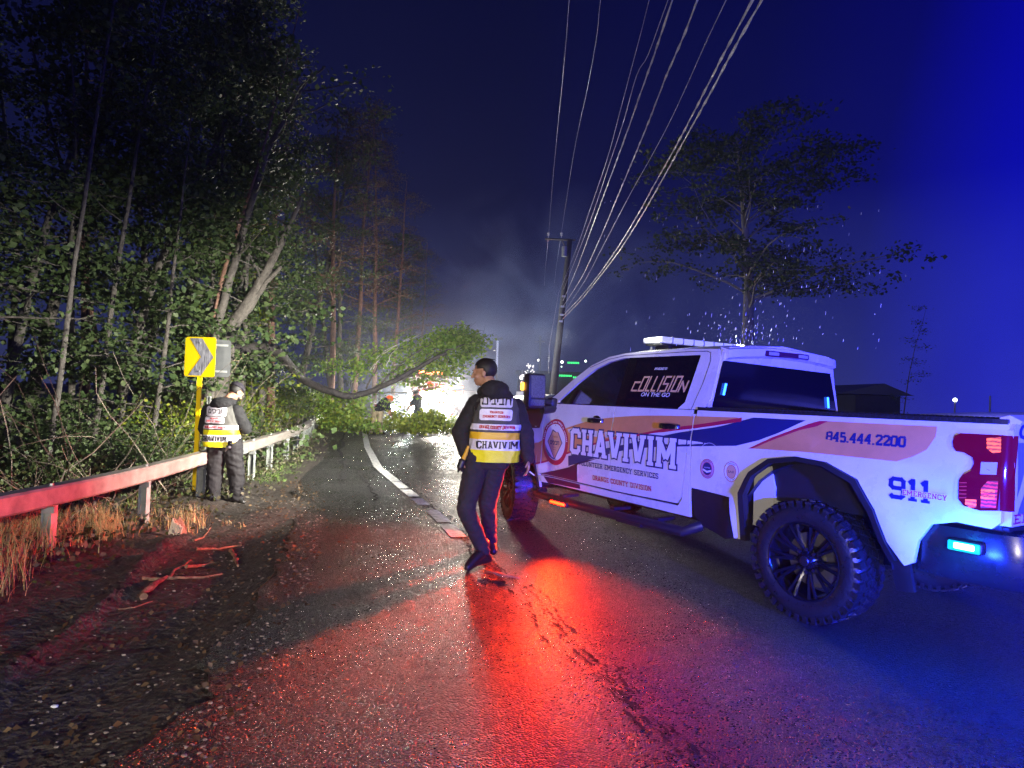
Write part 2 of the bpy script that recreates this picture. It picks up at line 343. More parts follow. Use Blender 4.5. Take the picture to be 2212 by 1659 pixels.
road_m = bpy.data.materials.new('wet_asphalt'); road_m.use_nodes = True
def road_nodes(m, c1, c2, rlo, rhi, bumpd):
    t = m.node_tree; b = t.nodes['Principled BSDF']; L = t.links
    tcn = t.nodes.new('ShaderNodeTexCoord')
    def N(k, **kw):
        n = t.nodes.new(k)
        for a, v in kw.items(): n.inputs[a].default_value = v
        L.new(tcn.outputs['Object'], n.inputs['Vector']) if 'Vector' in n.inputs else None
        return n
    big = N('ShaderNodeTexNoise', Scale=.55, Detail=5, Roughness=.6); fine = N('ShaderNodeTexVoronoi', Scale=88, Randomness=1); fine2 = N('ShaderNodeTexNoise', Scale=190, Detail=2); mid = N('ShaderNodeTexNoise', Scale=9, Detail=4)
    r = t.nodes.new('ShaderNodeValToRGB'); r.color_ramp.elements[0].color = (*c1, 1); r.color_ramp.elements[1].color = (*c2, 1); r.color_ramp.elements[0].position = .35; r.color_ramp.elements[1].position = .75
    mx = t.nodes.new('ShaderNodeMath'); mx.operation = 'ADD'; a1 = t.nodes.new('ShaderNodeMath'); a1.operation = 'MULTIPLY'; a1.inputs[1].default_value = .5
    L.new(fine2.outputs['Fac'], a1.inputs[0]); a2 = t.nodes.new('ShaderNodeMath'); a2.operation = 'MULTIPLY'; a2.inputs[1].default_value = .5
    L.new(mid.outputs['Fac'], a2.inputs[0]); L.new(a1.outputs[0], mx.inputs[0]); L.new(a2.outputs[0], mx.inputs[1]); L.new(mx.outputs[0], r.inputs[0]); L.new(r.outputs[0], b.inputs['Base Color'])
    q = t.nodes.new('ShaderNodeMapRange'); q.inputs['From Min'].default_value = .2; q.inputs['From Max'].default_value = .8; q.inputs['To Min'].default_value = rlo; q.inputs['To Max'].default_value = rhi
    L.new(big.outputs['Fac'], q.inputs['Value']); cs = t.nodes.new('ShaderNodeSeparateColor'); L.new(fine.outputs['Color'], cs.inputs[0])
    cm = t.nodes.new('ShaderNodeMath'); cm.operation = 'MULTIPLY_ADD'; cm.inputs[1].default_value = .26; L.new(cs.outputs[0], cm.inputs[0]); ct = t.nodes.new('ShaderNodeMath'); ct.operation = 'SUBTRACT'; ct.inputs[1].default_value = .06
    L.new(q.outputs[0], ct.inputs[0]); L.new(ct.outputs[0], cm.inputs[2]); L.new(cm.outputs[0], b.inputs['Roughness'])
    bp = t.nodes.new('ShaderNodeBump'); bp.inputs['Distance'].default_value = bumpd; bp.inputs['Strength'].default_value = 1
    hm = t.nodes.new('ShaderNodeMath'); hm.operation = 'MULTIPLY_ADD'; hm.inputs[1].default_value = .8; L.new(cs.outputs[1], hm.inputs[0]); hn = t.nodes.new('ShaderNodeMath'); hn.operation = 'MULTIPLY'; hn.inputs[1].default_value = -1.4; L.new(fine.outputs['Distance'], hn.inputs[0]); L.new(hn.outputs[0], hm.inputs[2]); L.new(hm.outputs[0], bp.inputs['Height'])
    bp2 = t.nodes.new('ShaderNodeBump'); bp2.inputs['Distance'].default_value = .006; bp2.inputs['Strength'].default_value = .5
    L.new(mid.outputs['Fac'], bp2.inputs['Height']); L.new(bp.outputs[0], bp2.inputs['Normal']); L.new(bp2.outputs[0], b.inputs['Normal'])
    b.inputs['Specular IOR Level'].default_value = .6
road_nodes(road_m, (.006, .006, .007), (.026, .0255, .025), .15, .46, .013)
# road sheet with a ragged edge where the asphalt has broken away
ys = [-20 + i * .5 for i in range(40)] + [i * .07 for i in range(0, 430)] + [30.1 + i for i in range(0, 30)] + [62, 70, 90, 140]
mb = MB()
for i, y in enumerate(ys):
    e = lin(EDGE, y) + .15 * noise.noise(Vector((0, y * 1.7, 0))) + .07 * noise.noise(Vector((3, y * 7, 0))) + .03 * noise.noise(Vector((7, y * 21, 0)))
    xr = [e + .01, e + .03, e + .3]; X = 14 + y * .02 + max(0, y - 40) * .5
    n = 14
    row = [(e, -.1), (e + .012, .0), (e + .5, .004)] + [(e + .5 + (X - e - .5) * (k / n), .004) for k in range(1, n + 1)]
    mb.v += [(a, y, b) for a, b in row]
nr_ = 3 + 14
mb.f = [(j * nr_ + i, j * nr_ + i + 1, (j + 1) * nr_ + i + 1, (j + 1) * nr_ + i) for j in range(len(ys) - 1) for i in range(nr_ - 1)]; mb.mi = [0] * len(mb.f)
tag(mb.build('road', road_m, angle=60), kind='structure')
# worn white edge line
line_m = mat('worn_road_paint', (.30, .30, .28), .4, base2=(.8, .8, .76), vscale=14, detail=6, bump=.003, bscale=120)
def along(tab, y0, y1, step, wd, z, gaps=(), jag=.015, seed=0):
    mb = MB(); y = y0; q = []
    while y < y1:
        x = lin(tab, y); dx = lin(tab, y + .1) - lin(tab, y - .1); nn = Vector((.2, -dx)).normalized()
        j = jag * noise.noise(Vector((seed, y * 6, 1))); k = jag * noise.noise(Vector((seed + 5, y * 6, 1)))
        q.append((y, Vector((x, y, z)) - Vector((nn.x, nn.y, 0)) * (wd / 2 + j), Vector((x, y, z)) + Vector((nn.x, nn.y, 0)) * (wd / 2 + k))); y += step
    for a, b in zip(q, q[1:]):
        if any(g0 < a[0] < g1 for g0, g1 in gaps): continue
        mb.add([a[1], a[2], b[2], b[1]], [(0, 1, 2, 3)])
    return mb
tag(along(LANE, 7.0, 24.5, .06, .17, .0085, gaps=((7.6, 7.75), (8.5, 8.9), (9.45, 9.62), (10.3, 10.42), (11.1, 11.2))).build('edge_line', line_m, smooth=False), kind='structure')
# broken tar seam that runs on from the painted line towards the viewer
tar = mat('tar_crack', (.004, .004, .004), .75, bump=.01, bscale=60)
mb = MB()
for sd in range(5):
    y = 1.2
    while y < 13:
        if rng.random() < .9:
            x = lin(LANE, y) - .02 + sd * .045 + .16 * noise.noise(Vector((sd * 9, y * 1.1, 0))); L_ = rng.uniform(.03, .16); wd = rng.uniform(.004, .016)
            pts = []
            n = 6
            sl = (lin(LANE, y + .3) - lin(LANE, y)) / .3
            for k in range(n + 1):
                yy = y + L_ * k / n; pts.append(Vector((x + sl * (yy - y) + rng.uniform(-.012, .012), yy, .0075)))
            q = []
            for k, p in enumerate(pts):
                wk = wd * math.sin(math.pi * (k + .3) / (n + .6)) * rng.uniform(.5, 1.3); q += [p - Vector((wk, 0, 0)), p + Vector((wk, 0, 0))]
            mb.add(q, [(2 * k, 2 * k + 1, 2 * k + 3, 2 * k + 2) for k in range(n)])
        y += rng.uniform(.04, .2)
tag(mb.build('road_cracks', tar, smooth=False), kind='structure')
mb = MB()
for (pts, wd) in (([(745, 930), (735, 970), (742, 1010), (730, 1040)], .05), ([(768, 1010), (790, 1040), (808, 1062), (812, 1085)], .03), ([(850, 1005), (960, 1012), (1010, 1020)], .03)):
    P = [gnd(*p, .0075) for p in pts]; Q = []
    for a, b in zip(P, P[1:]):
        for k in range(8): Q.append(a.lerp(b, k / 8) + Vector((rng.uniform(-1, 1), rng.uniform(-1, 1), 0)) * wd * 1.5)
    q = []
    for k, p in enumerate(Q): dd = wd * rng.uniform(.3, 1); q += [p - Vector((dd, dd * .3, 0)), p + Vector((dd, dd * .3, 0))]
    mb.add(q, [(2 * k, 2 * k + 1, 2 * k + 3, 2 * k + 2) for k in range(len(Q) - 1)])
tag(mb.build('road_patches', tar, smooth=False), kind='structure')

# ================================================================== guardrail
gr = empty('guardrail', (-4.2, 8.7, 0), 'long steel box beam guardrail on galvanised posts along the left verge', 'guardrail')
gi = Matrix.Translation(-Vector((-4.2, 8.7, 0)))
railm = mat('weathered_rail', (.30, .25, .22), .42, .25, base2=(.46, .41, .36), vscale=7, rvar=.12, detail=5)
RT = [(-3, .72), (3, .69), (5.2, .675), (7, .66), (8.75, .665), (10.5, .70), (14, .66), (20, .62), (27, .50)]
ypts = [-3 + i * .5 for i in range(61)]
def rp(y): return Vector((lin(RAIL, y), y, lin(RT, y)))
def beam(y0, y1):
    rings = []; y = y0
    n = max(2, int((y1 - y0) / .5))
    for i in range(n + 1):
        y = y0 + (y1 - y0) * i / n; p = sum((rp(y + o) for o in (-.8, -.4, 0, .4, .8)), Vector()) / 5; d = (rp(y + .8) - rp(y - .8)); d.normalize(); s = Vector((d.y, -d.x, 0)).normalized()
        h, wd, b = .165, .155, .018
        q = [(-wd / 2, -b), (-wd / 2 + b, 0), (wd / 2 - b, 0), (wd / 2, -b), (wd / 2, -h + b), (wd / 2 - b, -h), (-wd / 2 + b, -h), (-wd / 2, -h + b)]
        rings.append([gi @ (p + s * a + Vector((0, 0, c))) for a, c in q])
    return rings
mb = MB(); mb.rings(beam(-3, 4.18)); mb.rings(beam(4.2, 9.8)); mb.rings(beam(9.815, 20)); mb.rings(beam(20.02, 27))
mb.build('rail', railm, gr, angle=30)
mb = MB()
for yy in (4.19, 9.81, 20.01):
    for d_ in (-.28, -.12, .12, .28):
        q = gi @ (rp(yy + d_) + Vector((0, 0, .004))); mb.tube([q, q + Vector((0, 0, .022))], .017, 6)
    q = gi @ (rp(yy) + Vector((0, 0, -.083))); mb.box(q, (.163, .5, .155), Matrix.Rotation(math.atan2(-(rp(yy + .3).x - rp(yy - .3).x), .6), 3, 'Z'))
mb.build('splice_plate', STEEL, gr, smooth=False)
post_m = mat('galvanised_post', (.38, .40, .38), .45, .4, var=.25, vscale=6, rvar=.1)
py = [1.6, 3.5, 5.4, 7.0, 8.75, 10.5, 12.2, 13.9, 15.6, 17.3, 19, 20.7, 22.4, 24.1, 25.8]
for y in py:
    p = rp(y); g0 = G(p.x, y) - .25; mb = MB(); h = p.z - .166 - g0; c = gi @ Vector((p.x - .02, y, g0 + h / 2))
    rot = Matrix.Rotation(-.15, 3, 'Z')
    mb.box(c + rot @ Vector((.045, 0, 0)), (.008, .062, h), rot); mb.box(c + rot @ Vector((-.045, 0, 0)), (.008, .062, h), rot); mb.box(c, (.081, .007, h), rot)
    mb.build('post', post_m, gr, smooth=False)
    mb = MB(); mb.box(gi @ Vector((p.x + .01, y - .045, p.z - .20)), (.10, .03, .055)); mb.tube([gi @ Vector((p.x, y - .02, p.z - .01)), gi @ Vector((p.x, y - .02, p.z + .018))], .017, 6); mb.build('bracket', STEEL, gr, smooth=False)

# ================================================================== signs
def rrect(w_, h_, r_, n=5):
    q = []
    for cx_, cy_, a0 in ((w_ / 2 - r_, h_ / 2 - r_, 0), (-w_ / 2 + r_, h_ / 2 - r_, 90), (-w_ / 2 + r_, -h_ / 2 + r_, 180), (w_ / 2 - r_, -h_ / 2 + r_, 270)):
        for k in range(n + 1):
            a = R(a0 + 90 * k / n); q.append((cx_ + r_ * math.cos(a), cy_ + r_ * math.sin(a)))
    return q
YEL = bpy.data.materials.new('yellow_reflective_sheet'); YEL.use_nodes = True
b_ = YEL.node_tree.nodes['Principled BSDF']; b_.inputs['Base Color'].default_value = (.98, .66, .003, 1); b_.inputs['Roughness'].default_value = .35
def plate(mb, poly, th, M):
    n = len(poly)
    mb.add([M @ Vector((a, 0, b)) for a, b in poly] + [M @ Vector((a, th, b)) for a, b in poly], [tuple(range(n)), tuple(range(2 * n - 1, n - 1, -1))] + [(i, n + i, n + (i + 1) % n, (i + 1) % n) for i in range(n)])
YS = 9.0
pc = at(432, 771, YS); sg = empty('chevron_sign', (at(424, 960, YS).x, YS, -.1), 'yellow square chevron sign on a yellow post behind the guardrail', 'road sign')
loc0 = sg.location.copy(); sw, sh = 72 / FPX * YS, 86 / FPX * YS
Ms = Matrix.Translation(pc - loc0) @ Matrix.Rotation(R(-9), 4, 'Z')
mb = MB(); plate(mb, rrect(sw, sh, .04), .006, Ms); mb.build('sign_panel', YEL, sg, smooth=False)
chev = [(-.36, .47), (.06, .47), (.45, 0), (.06, -.47), (-.36, -.47), (.04, 0)]
chevm = mat('weathered_chevron', (.03, .03, .04), .45, base2=(.5, .5, .55), vscale=7, detail=8)
t_ = chevm.node_tree; mpn = t_.nodes.new('ShaderNodeMapping'); mpn.inputs['Scale'].default_value = (7, 1, .7)
nn_ = [n for n in t_.nodes if n.type == 'TEX_NOISE'][0]; tcx = [n for n in t_.nodes if n.type == 'TEX_COORD'][0]
t_.links.new(tcx.outputs['Object'], mpn.inputs[0]); t_.links.new(mpn.outputs[0], nn_.inputs['Vector'])
def fs_(a, b, off): return Ms @ Vector((a, -off, b))
flat('arrow', [[(a * sw, b * sh) for a, b in chev]], fs_, chevm, sg, step=0, off=.003)
bt = [(a * sw, b * sh) for a, b in rrect(.965, .965, .05)]; bi = [(a * sw, b * sh) for a, b in rrect(.945, .945, .04)]
mb = MB(); n = len(bt); mb.add([fs_(a, b, .003) for a, b in bt] + [fs_(a, b, .003) for a, b in bi], [(i, (i + 1) % n, n + (i + 1) % n, n + i) for i in range(n)])
mb = MB(); pb = at(420, 985, YS) - loc0; tp = at(430, 800, YS) - loc0
pm = Matrix.Translation(Vector((tp.x, .03, 0)))
for s_ in (-1, 1): mb.box((tp.x + s_ * .024, .03, (tp.z - .45) / 2), (.012, .03, tp.z + .45))
mb.box((tp.x, .045, (tp.z - .45) / 2), (.036, .004, tp.z + .45)); mb.box((tp.x, .02, tp.z / 2 - .2), (.036, .004, tp.z + .4)); mb.build('post', YEL, sg, smooth=False)
mb = MB()
for dz in (-.2, .2): mb.tube([Ms @ Vector((0, -.001, dz)), Ms @ Vector((0, -.012, dz))], .012, 6)
mb.build('bolt', STEEL, sg)
YG = 9.7
pc2 = at(477, 774, YG); g2 = empty('sign_back', (pc2.x - .07, YG, -.1), 'grey back of a second road sign peeping out behind the yellow chevron', 'road sign')
l0 = g2.location.copy(); M2 = Matrix.Translation(pc2 - l0 + Vector((-.12, 0, 0))) @ Matrix.Rotation(R(14), 4, 'Z')
GREYB = mat('bare_aluminium', (.11, .115, .12), .5, .3, var=.15, vscale=5)
mb = MB(); plate(mb, rrect(.50, 80 / FPX * YG, .04), .005, M2); mb.build('sign_panel', GREYB, g2, smooth=False)
mb = MB()
for s_ in (-1, 1): mb.box((s_ * .022 - .07, -.02, .5), (.012, .03, 2.0))
mb.box((-.07, -.005, .5), (.034, .004, 2.0)); mb.build('post', STEEL, g2, smooth=False)
mb = MB()
for dz in (-.2, .2): mb.box(M2 @ Vector((.0, -.012, dz)), (.42, .016, .03), M2.to_3x3())
mb.build('crossbar', STEEL, g2, smooth=False)
# ================================================================== pickup truck (x forward, y left, z up; origin under the rear axle)
tk = empty('pickup_truck', TO, 'white crew cab pickup truck with orange and navy emergency livery parked across the lane', 'pickup truck', rz=YAW)
def S(x, z):
    y = 1.02 - .05 * ((z - 1.0) / .5) ** 2 + .012 * math.exp(-((z - 1.22) / .05) ** 2)
    if z > 1.5: y = .972 - .30 * (z - 1.5)
    if x > 4.5: y -= .16 * ((x - 4.5) / .75) ** 2
    if x < -.95: y -= .035 * ((-.95 - x) / .25) ** 2
    if z < 1.5:
        for c in (0, 4.035):
            r_ = math.hypot(x - c, (z - .43) * 1.02); y += .035 * math.exp(-((r_ - .70) / .10) ** 2)
    return y
def SL(a, b, off): return (a, S(a, b) + off, b)
def SRt(a, b, off): return (a, -S(a, b) - off, b)
def both(name, polys, m, parent, step=.09, off=.0, lip=.03, **k):
    for fn in (SL, SRt): flat(name, polys, fn, m, parent, step, off, lip=lip, **k)
ARCH = [(.53, .47), (.51, .84), (.43, 1.0), (.28, 1.115), (.07, 1.155), (-.15, 1.14), (-.36, 1.05), (-.47, .88), (-.535, .69), (-.60, .575)]
AO = [(.575, .47), (.552, .855), (.465, 1.028), (.30, 1.15), (.07, 1.19), (-.16, 1.173), (-.385, 1.08), (-.508, .90), (-.578, .70), (-.64, .59)]
# inner body: frame, floor, wheel wells, cab shell
mb = MB(); mb.box((2.2, 0, .50), (6.2, .9, .16)); mb.box((2.1, 0, .68), (2.3, 1.84, .12)); mb.box((-.1, 0, .84), (2.0, 1.8, .04)); mb.box((4.6, 0, .85), (1.0, 1.5, .5)); mb.box((2.1, .93, 1.0), (2.2, .03, .7)); mb.box((2.1, -.93, 1.0), (2.2, .03, .7)); mb.box((3.25, 0, 1.0), (.05, 1.8, .9)); mb.box((.995, 0, 1.05), (.03, 1.86, .86))
mb.tube([(0, .75, .43), (0, -.75, .43)], .07, 10); mb.tube([(4.035, .75, .43), (4.035, -.75, .43)], .05, 10); mb.lathe([(.001, -.16), (.12, -.15), (.16, 0), (.12, .15), (.001, .16)], Matrix.Translation((0, 0, .43)) @ Matrix.Rotation(R(90), 4, 'X'), 16)
mb.build('chassis', BLACKP, tk, smooth=False)
# wheel well liners
for sy in (1, -1):
    for c in (0, 4.035):
        mb = MB(); q = []
        for k in range(13):
            a = math.pi * k / 12; q.append((c + .60 * math.cos(a), .52 + .62 * math.sin(a)))
        mb.rings([[Vector((x, sy * .55, z)) for x, z in q], [Vector((x, sy * .99, z)) for x, z in q]], cap=False, close=False); mb.add([(x, sy * .55, z) for x, z in q], [tuple(range(13))])
        mb.build('wheel_liner', BLACKP, tk)
mb = MB(); mb.rings([[(.50, .80, .60), (.50, .80, 1.06), (.36, .80, 1.10), (.30, .80, .92), (.30, .80, .74), (.38, .80, .60)], [(.50, .94, .60), (.50, .94, 1.06), (.36, .93, 1.08), (.32, .93, .92), (.33, .93, .74), (.40, .94, .60)]])
mb.build('liner_bracket', mat('bare_white_liner', (.5, .5, .48), .5), tk)
# bed side
bed = [(1.075, 1.5), (-1.205, 1.5), (-1.205, 1.44), (-1.19, .93), (-1.15, .89), (-.98, .90), (-.84, .86), (-.765, .74), (-.74, .60), (-.69, .57)] + [(a - .005, b) for a, b in AO[::-1]][1:] + [(.64, .47), (.66, .80), (1.095, .82), (1.085, 1.2)]
both('bed_side', [bed], WHITE, tk)
flare = AO + ARCH[::-1]
both('wheel_flare', [flare], BLACKP, tk, off=.022, lip=.06)
both('fender_trim', [[(1.09, .81), (.665, .79), (.645, .47), (.74, .44), (1.0, .50), (1.08, .58)]], BLACKP, tk, off=-.012)
both('mud_flap', [[(-.56, .62), (-.70, .64), (-.72, .40), (-.60, .38)]], BLACKP, tk, off=-.03)
# front fender, doors, rocker, cab pillars
A2 = [(4.035 + a, b) for a, b in [(.60, .50), (.58, .86), (.49, 1.03), (.30, 1.14), (.0, 1.17), (-.3, 1.14), (-.49, 1.03), (-.58, .86), (-.60, .50)]]
both('front_fender', [[(3.325, 1.50), (3.36, 1.30), (3.40, .66)] + A2[::-1] + [(5.15, .62), (5.22, .9), (5.2, 1.25), (5.0, 1.40), (4.2, 1.50)]], WHITE, tk)
both('wheel_flare', [A2 + [(4.035 + (a - 4.035) * .94, .43 + (b - .43) * .95) for a, b in A2[::-1]]], BLACKP, tk, off=.022, lip=.06)
fd = [(3.315, 1.495), (3.35, 1.30), (3.392, .665), (2.152, .648), (2.158, 1.495)]
rd = [(2.148, 1.495), (2.142, .645), (1.26, .655), (1.205, .72), (1.16, 1.0), (1.145, 1.30), (1.14, 1.495)]
both('cab_sill', [[(3.40, .64), (3.36, .575), (1.12, .555), (1.105, .80), (1.10, 1.46), (1.125, 1.46), (1.135, 1.2), (1.15, .98), (1.195, .70), (1.25, .635), (2.14, .632), (3.39, .65)]], WHITE, tk)
doors = []
for fn in (SL, SRt):
    d1 = flat('front_door', [fd], fn, WHITE, tk, .09, 0, lip=.035); d2 = flat('rear_door', [rd], fn, WHITE, tk, .09, 0, lip=.035); doors.append((d1, d2, fn))
# cab side above the belt: pillars and roof rail
GLASS = bpy.data.materials.new('tinted_glass'); GLASS.use_nodes = True
t = GLASS.node_tree; t.nodes.clear(); o_ = t.nodes.new('ShaderNodeOutputMaterial'); mxs = t.nodes.new('ShaderNodeMixShader'); fr = t.nodes.new('ShaderNodeFresnel'); fr.inputs[0].default_value = 1.5
tr = t.nodes.new('ShaderNodeBsdfTransparent'); tr.inputs[0].default_value = (.30, .32, .38, 1); gl = t.nodes.new('ShaderNodeBsdfGlossy'); gl.inputs['Roughness'].default_value = .06
t.links.new(fr.outputs[0], mxs.inputs[0]); t.links.new(tr.outputs[0], mxs.inputs[1]); t.links.new(gl.outputs[0], mxs.inputs[2]); t.links.new(mxs.outputs[0], o_.inputs[0])
PRIV = mat('privacy_glass', (.004, .004, .008), .07, spec=.6)
top = [(3.42, 1.50), (3.24, 1.585), (2.98, 1.775), (2.71, 1.935), (2.45, 2.02), (2.2, 2.05), (1.3, 2.055), (1.0, 2.04)]
inn = [(3.14, 1.50), (3.14, 1.53), (2.86, 1.745), (2.62, 1.895), (2.42, 1.965), (2.2, 2.0), (1.20, 1.993)]
for fn in (SL, SRt):
    flat('cab_side', [top + [(.96, 1.95), (.96, 1.60), (1.02, 1.50)] + [(1.31, 1.50), (1.24, 1.56), (1.185, 1.985)] + inn[::-1]], fn, WHITE, tk, .09, 0, lip=.05)
    d1, d2 = [d for d in doors if d[2] is fn][0][:2]
    flat('window', [[(3.14, 1.50), (3.14, 1.53), (2.86, 1.745), (2.62, 1.895), (2.42, 1.965), (2.2, 2.0), (2.13, 2.0), (2.165, 1.50)]], fn, GLASS, d1, .09, -.012)
    flat('window', [[(2.05, 1.50), (2.02, 2.0), (1.20, 1.993), (1.245, 1.56), (1.31, 1.50)]], fn, PRIV, d2, .09, -.012)
    flat('window_pillar', [[(2.17, 1.497), (2.135, 2.0), (2.01, 2.0), (2.04, 1.497)]], fn, BLACKG, d2, .09, -.006)
    flat('window_seal', [[(3.15, 1.494), (1.30, 1.494), (1.30, 1.505), (3.15, 1.505)]], fn, BLACKP, d1, .09, .004)
    # visible shut line round the rear door frame
    sl = [(1.145, 1.50), (1.085, 1.72), (1.055, 1.93), (1.075, 2.005), (1.12, 2.022), (1.3, 2.027), (2.2, 2.022), (2.45, 1.99), (2.73, 1.905)]
    q = [[a, b, (b[0], b[1] + .006), (a[0], a[1] + .006)] if abs(b[1] - a[1]) < abs(b[0] - a[0]) else [a, b, (b[0] + .006, b[1]), (a[0] + .006, a[1])] for a, b in zip(sl, sl[1:])]
    flat('door_seam', q, fn, SEAM, d2, .09, .0015, stack=.0001)
    for (d, xc) in ((d1, 2.42), (d2, 1.37)):
        mb = MB(); z0 = 1.338; rings = []
        for k in range(9):
            t_ = k / 8; xx = xc + .125 - .25 * t_; hh = .020 + .012 * math.sin(math.pi * t_); o1 = .045 * math.sin(math.pi * min(1, max(0, t_))) ** .4 if 0 < t_ < 1 else .004
            rings.append([fn(xx, z0 + hh * a, .004 + o1 * b + (.012 if b > .5 else 0)) for a, b in ((-1, .3), (-.8, .9), (0, 1), (.8, .9), (1, .3), (0, 0))])
        mb.rings(rings); mb.build('handle', BLACKG, d, angle=60)
        flat('handle_cup', [[(xc - .09 + .18 * i / 8, z0 + .052 * math.sin(math.pi * i / 8) ** .6 * 1) for i in range(9)] + [(xc + .09 - .18 * i / 8, z0 - .045 * math.sin(math.pi * i / 8) ** .6) for i in range(1, 8)]], fn, BLACKG, d, 0, .0015)
# roof, windshield, hood
def grid(name, xs, ys, fz, m, parent, thick=0):
    mb = MB(); mb.v = [fz(x, y) for x in xs for y in ys]; ny = len(ys); mb.f = [(i * ny + j, i * ny + j + 1, (i + 1) * ny + j + 1, (i + 1) * ny + j) for i in range(len(xs) - 1) for j in range(ny - 1)]; mb.mi = [0] * len(mb.f)
    return mb.build(name, m, parent, angle=60)
def ztop(x): 
    for (a, b), (c, d) in zip(top[::-1], top[::-1][1:]):
        if a <= x <= c: return b + (d - b) * (x - a) / (c - a)
    return top[-1][1]
us = [-1, -.97, -.9, -.75, -.5, -.2, .0, .2, .5, .75, .9, .97, 1]
grid('roof', [.94, .97, 1.0, 1.1, 1.4, 1.8, 2.1, 2.3, 2.45], us, lambda x, u: (x, u * (S(x, ztop(max(1.0, x)))), ztop(max(1.0, min(x, 2.45))) + .075 * (1 - abs(u) ** 2.4) - (.02 if x < .95 else 0)), WHITE, tk)
grid('windshield', [0, .25, .5, .75, 1], us, lambda s, u: (2.45 + .97 * s + .12 * (1 - u * u) * s, u * (S(2.45, ztop(2.45)) + (.955 - S(2.45, 2.02)) * s), 2.02 + .075 * (1 - abs(u) ** 2.4) * (1 - s) - .50 * s), GLASS, tk)
grid('hood', [3.36, 3.5, 3.8, 4.3, 4.8, 5.05, 5.2, 5.26], us, lambda x, u: (x, u * (S(x, 1.49) + .004), 1.502 + (.10 * (1 - abs(u) ** 3) if abs(u) < .999 else 0) - .10 * max(0, (x - 4.2)) ** 2 + .02 * math.exp(-((abs(u) - .5) / .1) ** 2)), WHITE, tk)
mb = MB(); mb.box((5.22, 0, .98), (.10, 1.6, .50), b=.03); mb.build('grille', BLACKG, tk)
for sy in (1, -1):
    mb = MB(); mb.box((5.17, sy * .80, 1.10), (.12, .30, .16), b=.03); mb.build('headlight', glow('headlight_lens', (.9, .95, 1), 4), tk)
mb = MB(); mb.box((5.28, 0, .60), (.22, 1.9, .26), b=.06); mb.build('front_bumper', CHROME, tk)
# rear cab wall with window and high stop lamp
def RW(a, b, off): return (.955 - off - .04 * (b - 1.5), a, b)
yb, yt = .955, .80
flat('cab_rear', [[(-yb, 1.46), (-.955, 1.52), (-.86, 1.80), (-.81, 2.0), (-.74, 2.06), (0, 2.115), (.74, 2.06), (.81, 2.0), (.86, 1.80), (.955, 1.52), (yb, 1.46)]], RW, WHITE, tk, 0, 0, lip=.03)
flat('rear_window', [[(-.915, 1.48), (-.91, 1.55), (-.77, 1.90), (.80, 1.935), (.83, 1.93), (.93, 1.55), (.93, 1.48)]], RW, PRIV, tk, 0, .004)
rings = []
for k, y in enumerate([-.80, -.74, -.6, -.3, 0, .3, .6, .74, .80]):
    zt = 2.06 + .05 * (1 - (y / .8) ** 2); rings.append([(.99, y, zt), (.90 - .02 * (abs(y) < .75), y, zt - .03), (.895, y, zt - .10), (.95, y, zt - .125)])
mb = MB(); mb.rings(rings); mb.build('roof_spoiler', WHITE, tk, angle=50)
STOPG = mat('smoked_stop_lens', (.03, .004, .03), .1, emit=(.05, .01, .25), es=.25)
mb = MB(); mb.box((.884, 0, 2.03), (.03, .64, .055), b=.012); ch = mb.build('high_stop_lamp', STOPG, tk)
mb = MB(); mb.box((.868, .22, 2.03), (.006, .14, .03)); mb.box((.868, -.22, 2.03), (.006, .14, .03)); mb.build('lamp_lens', mat('clear_lens', (.4, .38, .42), .1), ch)
BLUEG = glow('blue_led', (.02, .12, 1), 9)
for y, z0, z1 in ((.80, 1.635, 1.735), (-.745, 1.555, 1.66)):
    mb = MB(); mb.tube([RW(y + .012 * (1 if y > 0 else -1), z0, .018), RW(y - .012 * (1 if y > 0 else -1), z1, .018)], .010, 8); mb.build('warning_lamp', BLUEG, tk)
# bed: inner walls, floor, rail caps with raised dots
mb = MB()
for sy in (1, -1): mb.box((-.07, sy * .90, 1.17), (2.2, .02, .64))
mb.box((1.04, 0, 1.17), (.02, 1.8, .64)); mb.box((-.1, 0, .88), (2.2, 1.8, .03)); mb.build('bed_liner', BLACKP, tk, smooth=False)
for sy in (1, -1):
    mb = MB(); mb.rings([[(x, sy * (S(x, 1.5) + .012), 1.494), (x, sy * (S(x, 1.5) + .008), 1.522), (x, sy * .90, 1.526), (x, sy * .885, 1.49)] for x in (1.07, .5, 0, -.5, -1.0, -1.15, -1.20)])
    for i in range(56): 
        x = 1.02 - i * .039; mb.box((x, sy * (S(x, 1.5) + .010), 1.5085), (.018, .006, .014)); mb.box((x + .019, sy * (S(x, 1.5) - .03), 1.525), (.018, .02, .006))
    mb.build('rail_cap', BLACKP, tk, angle=30)
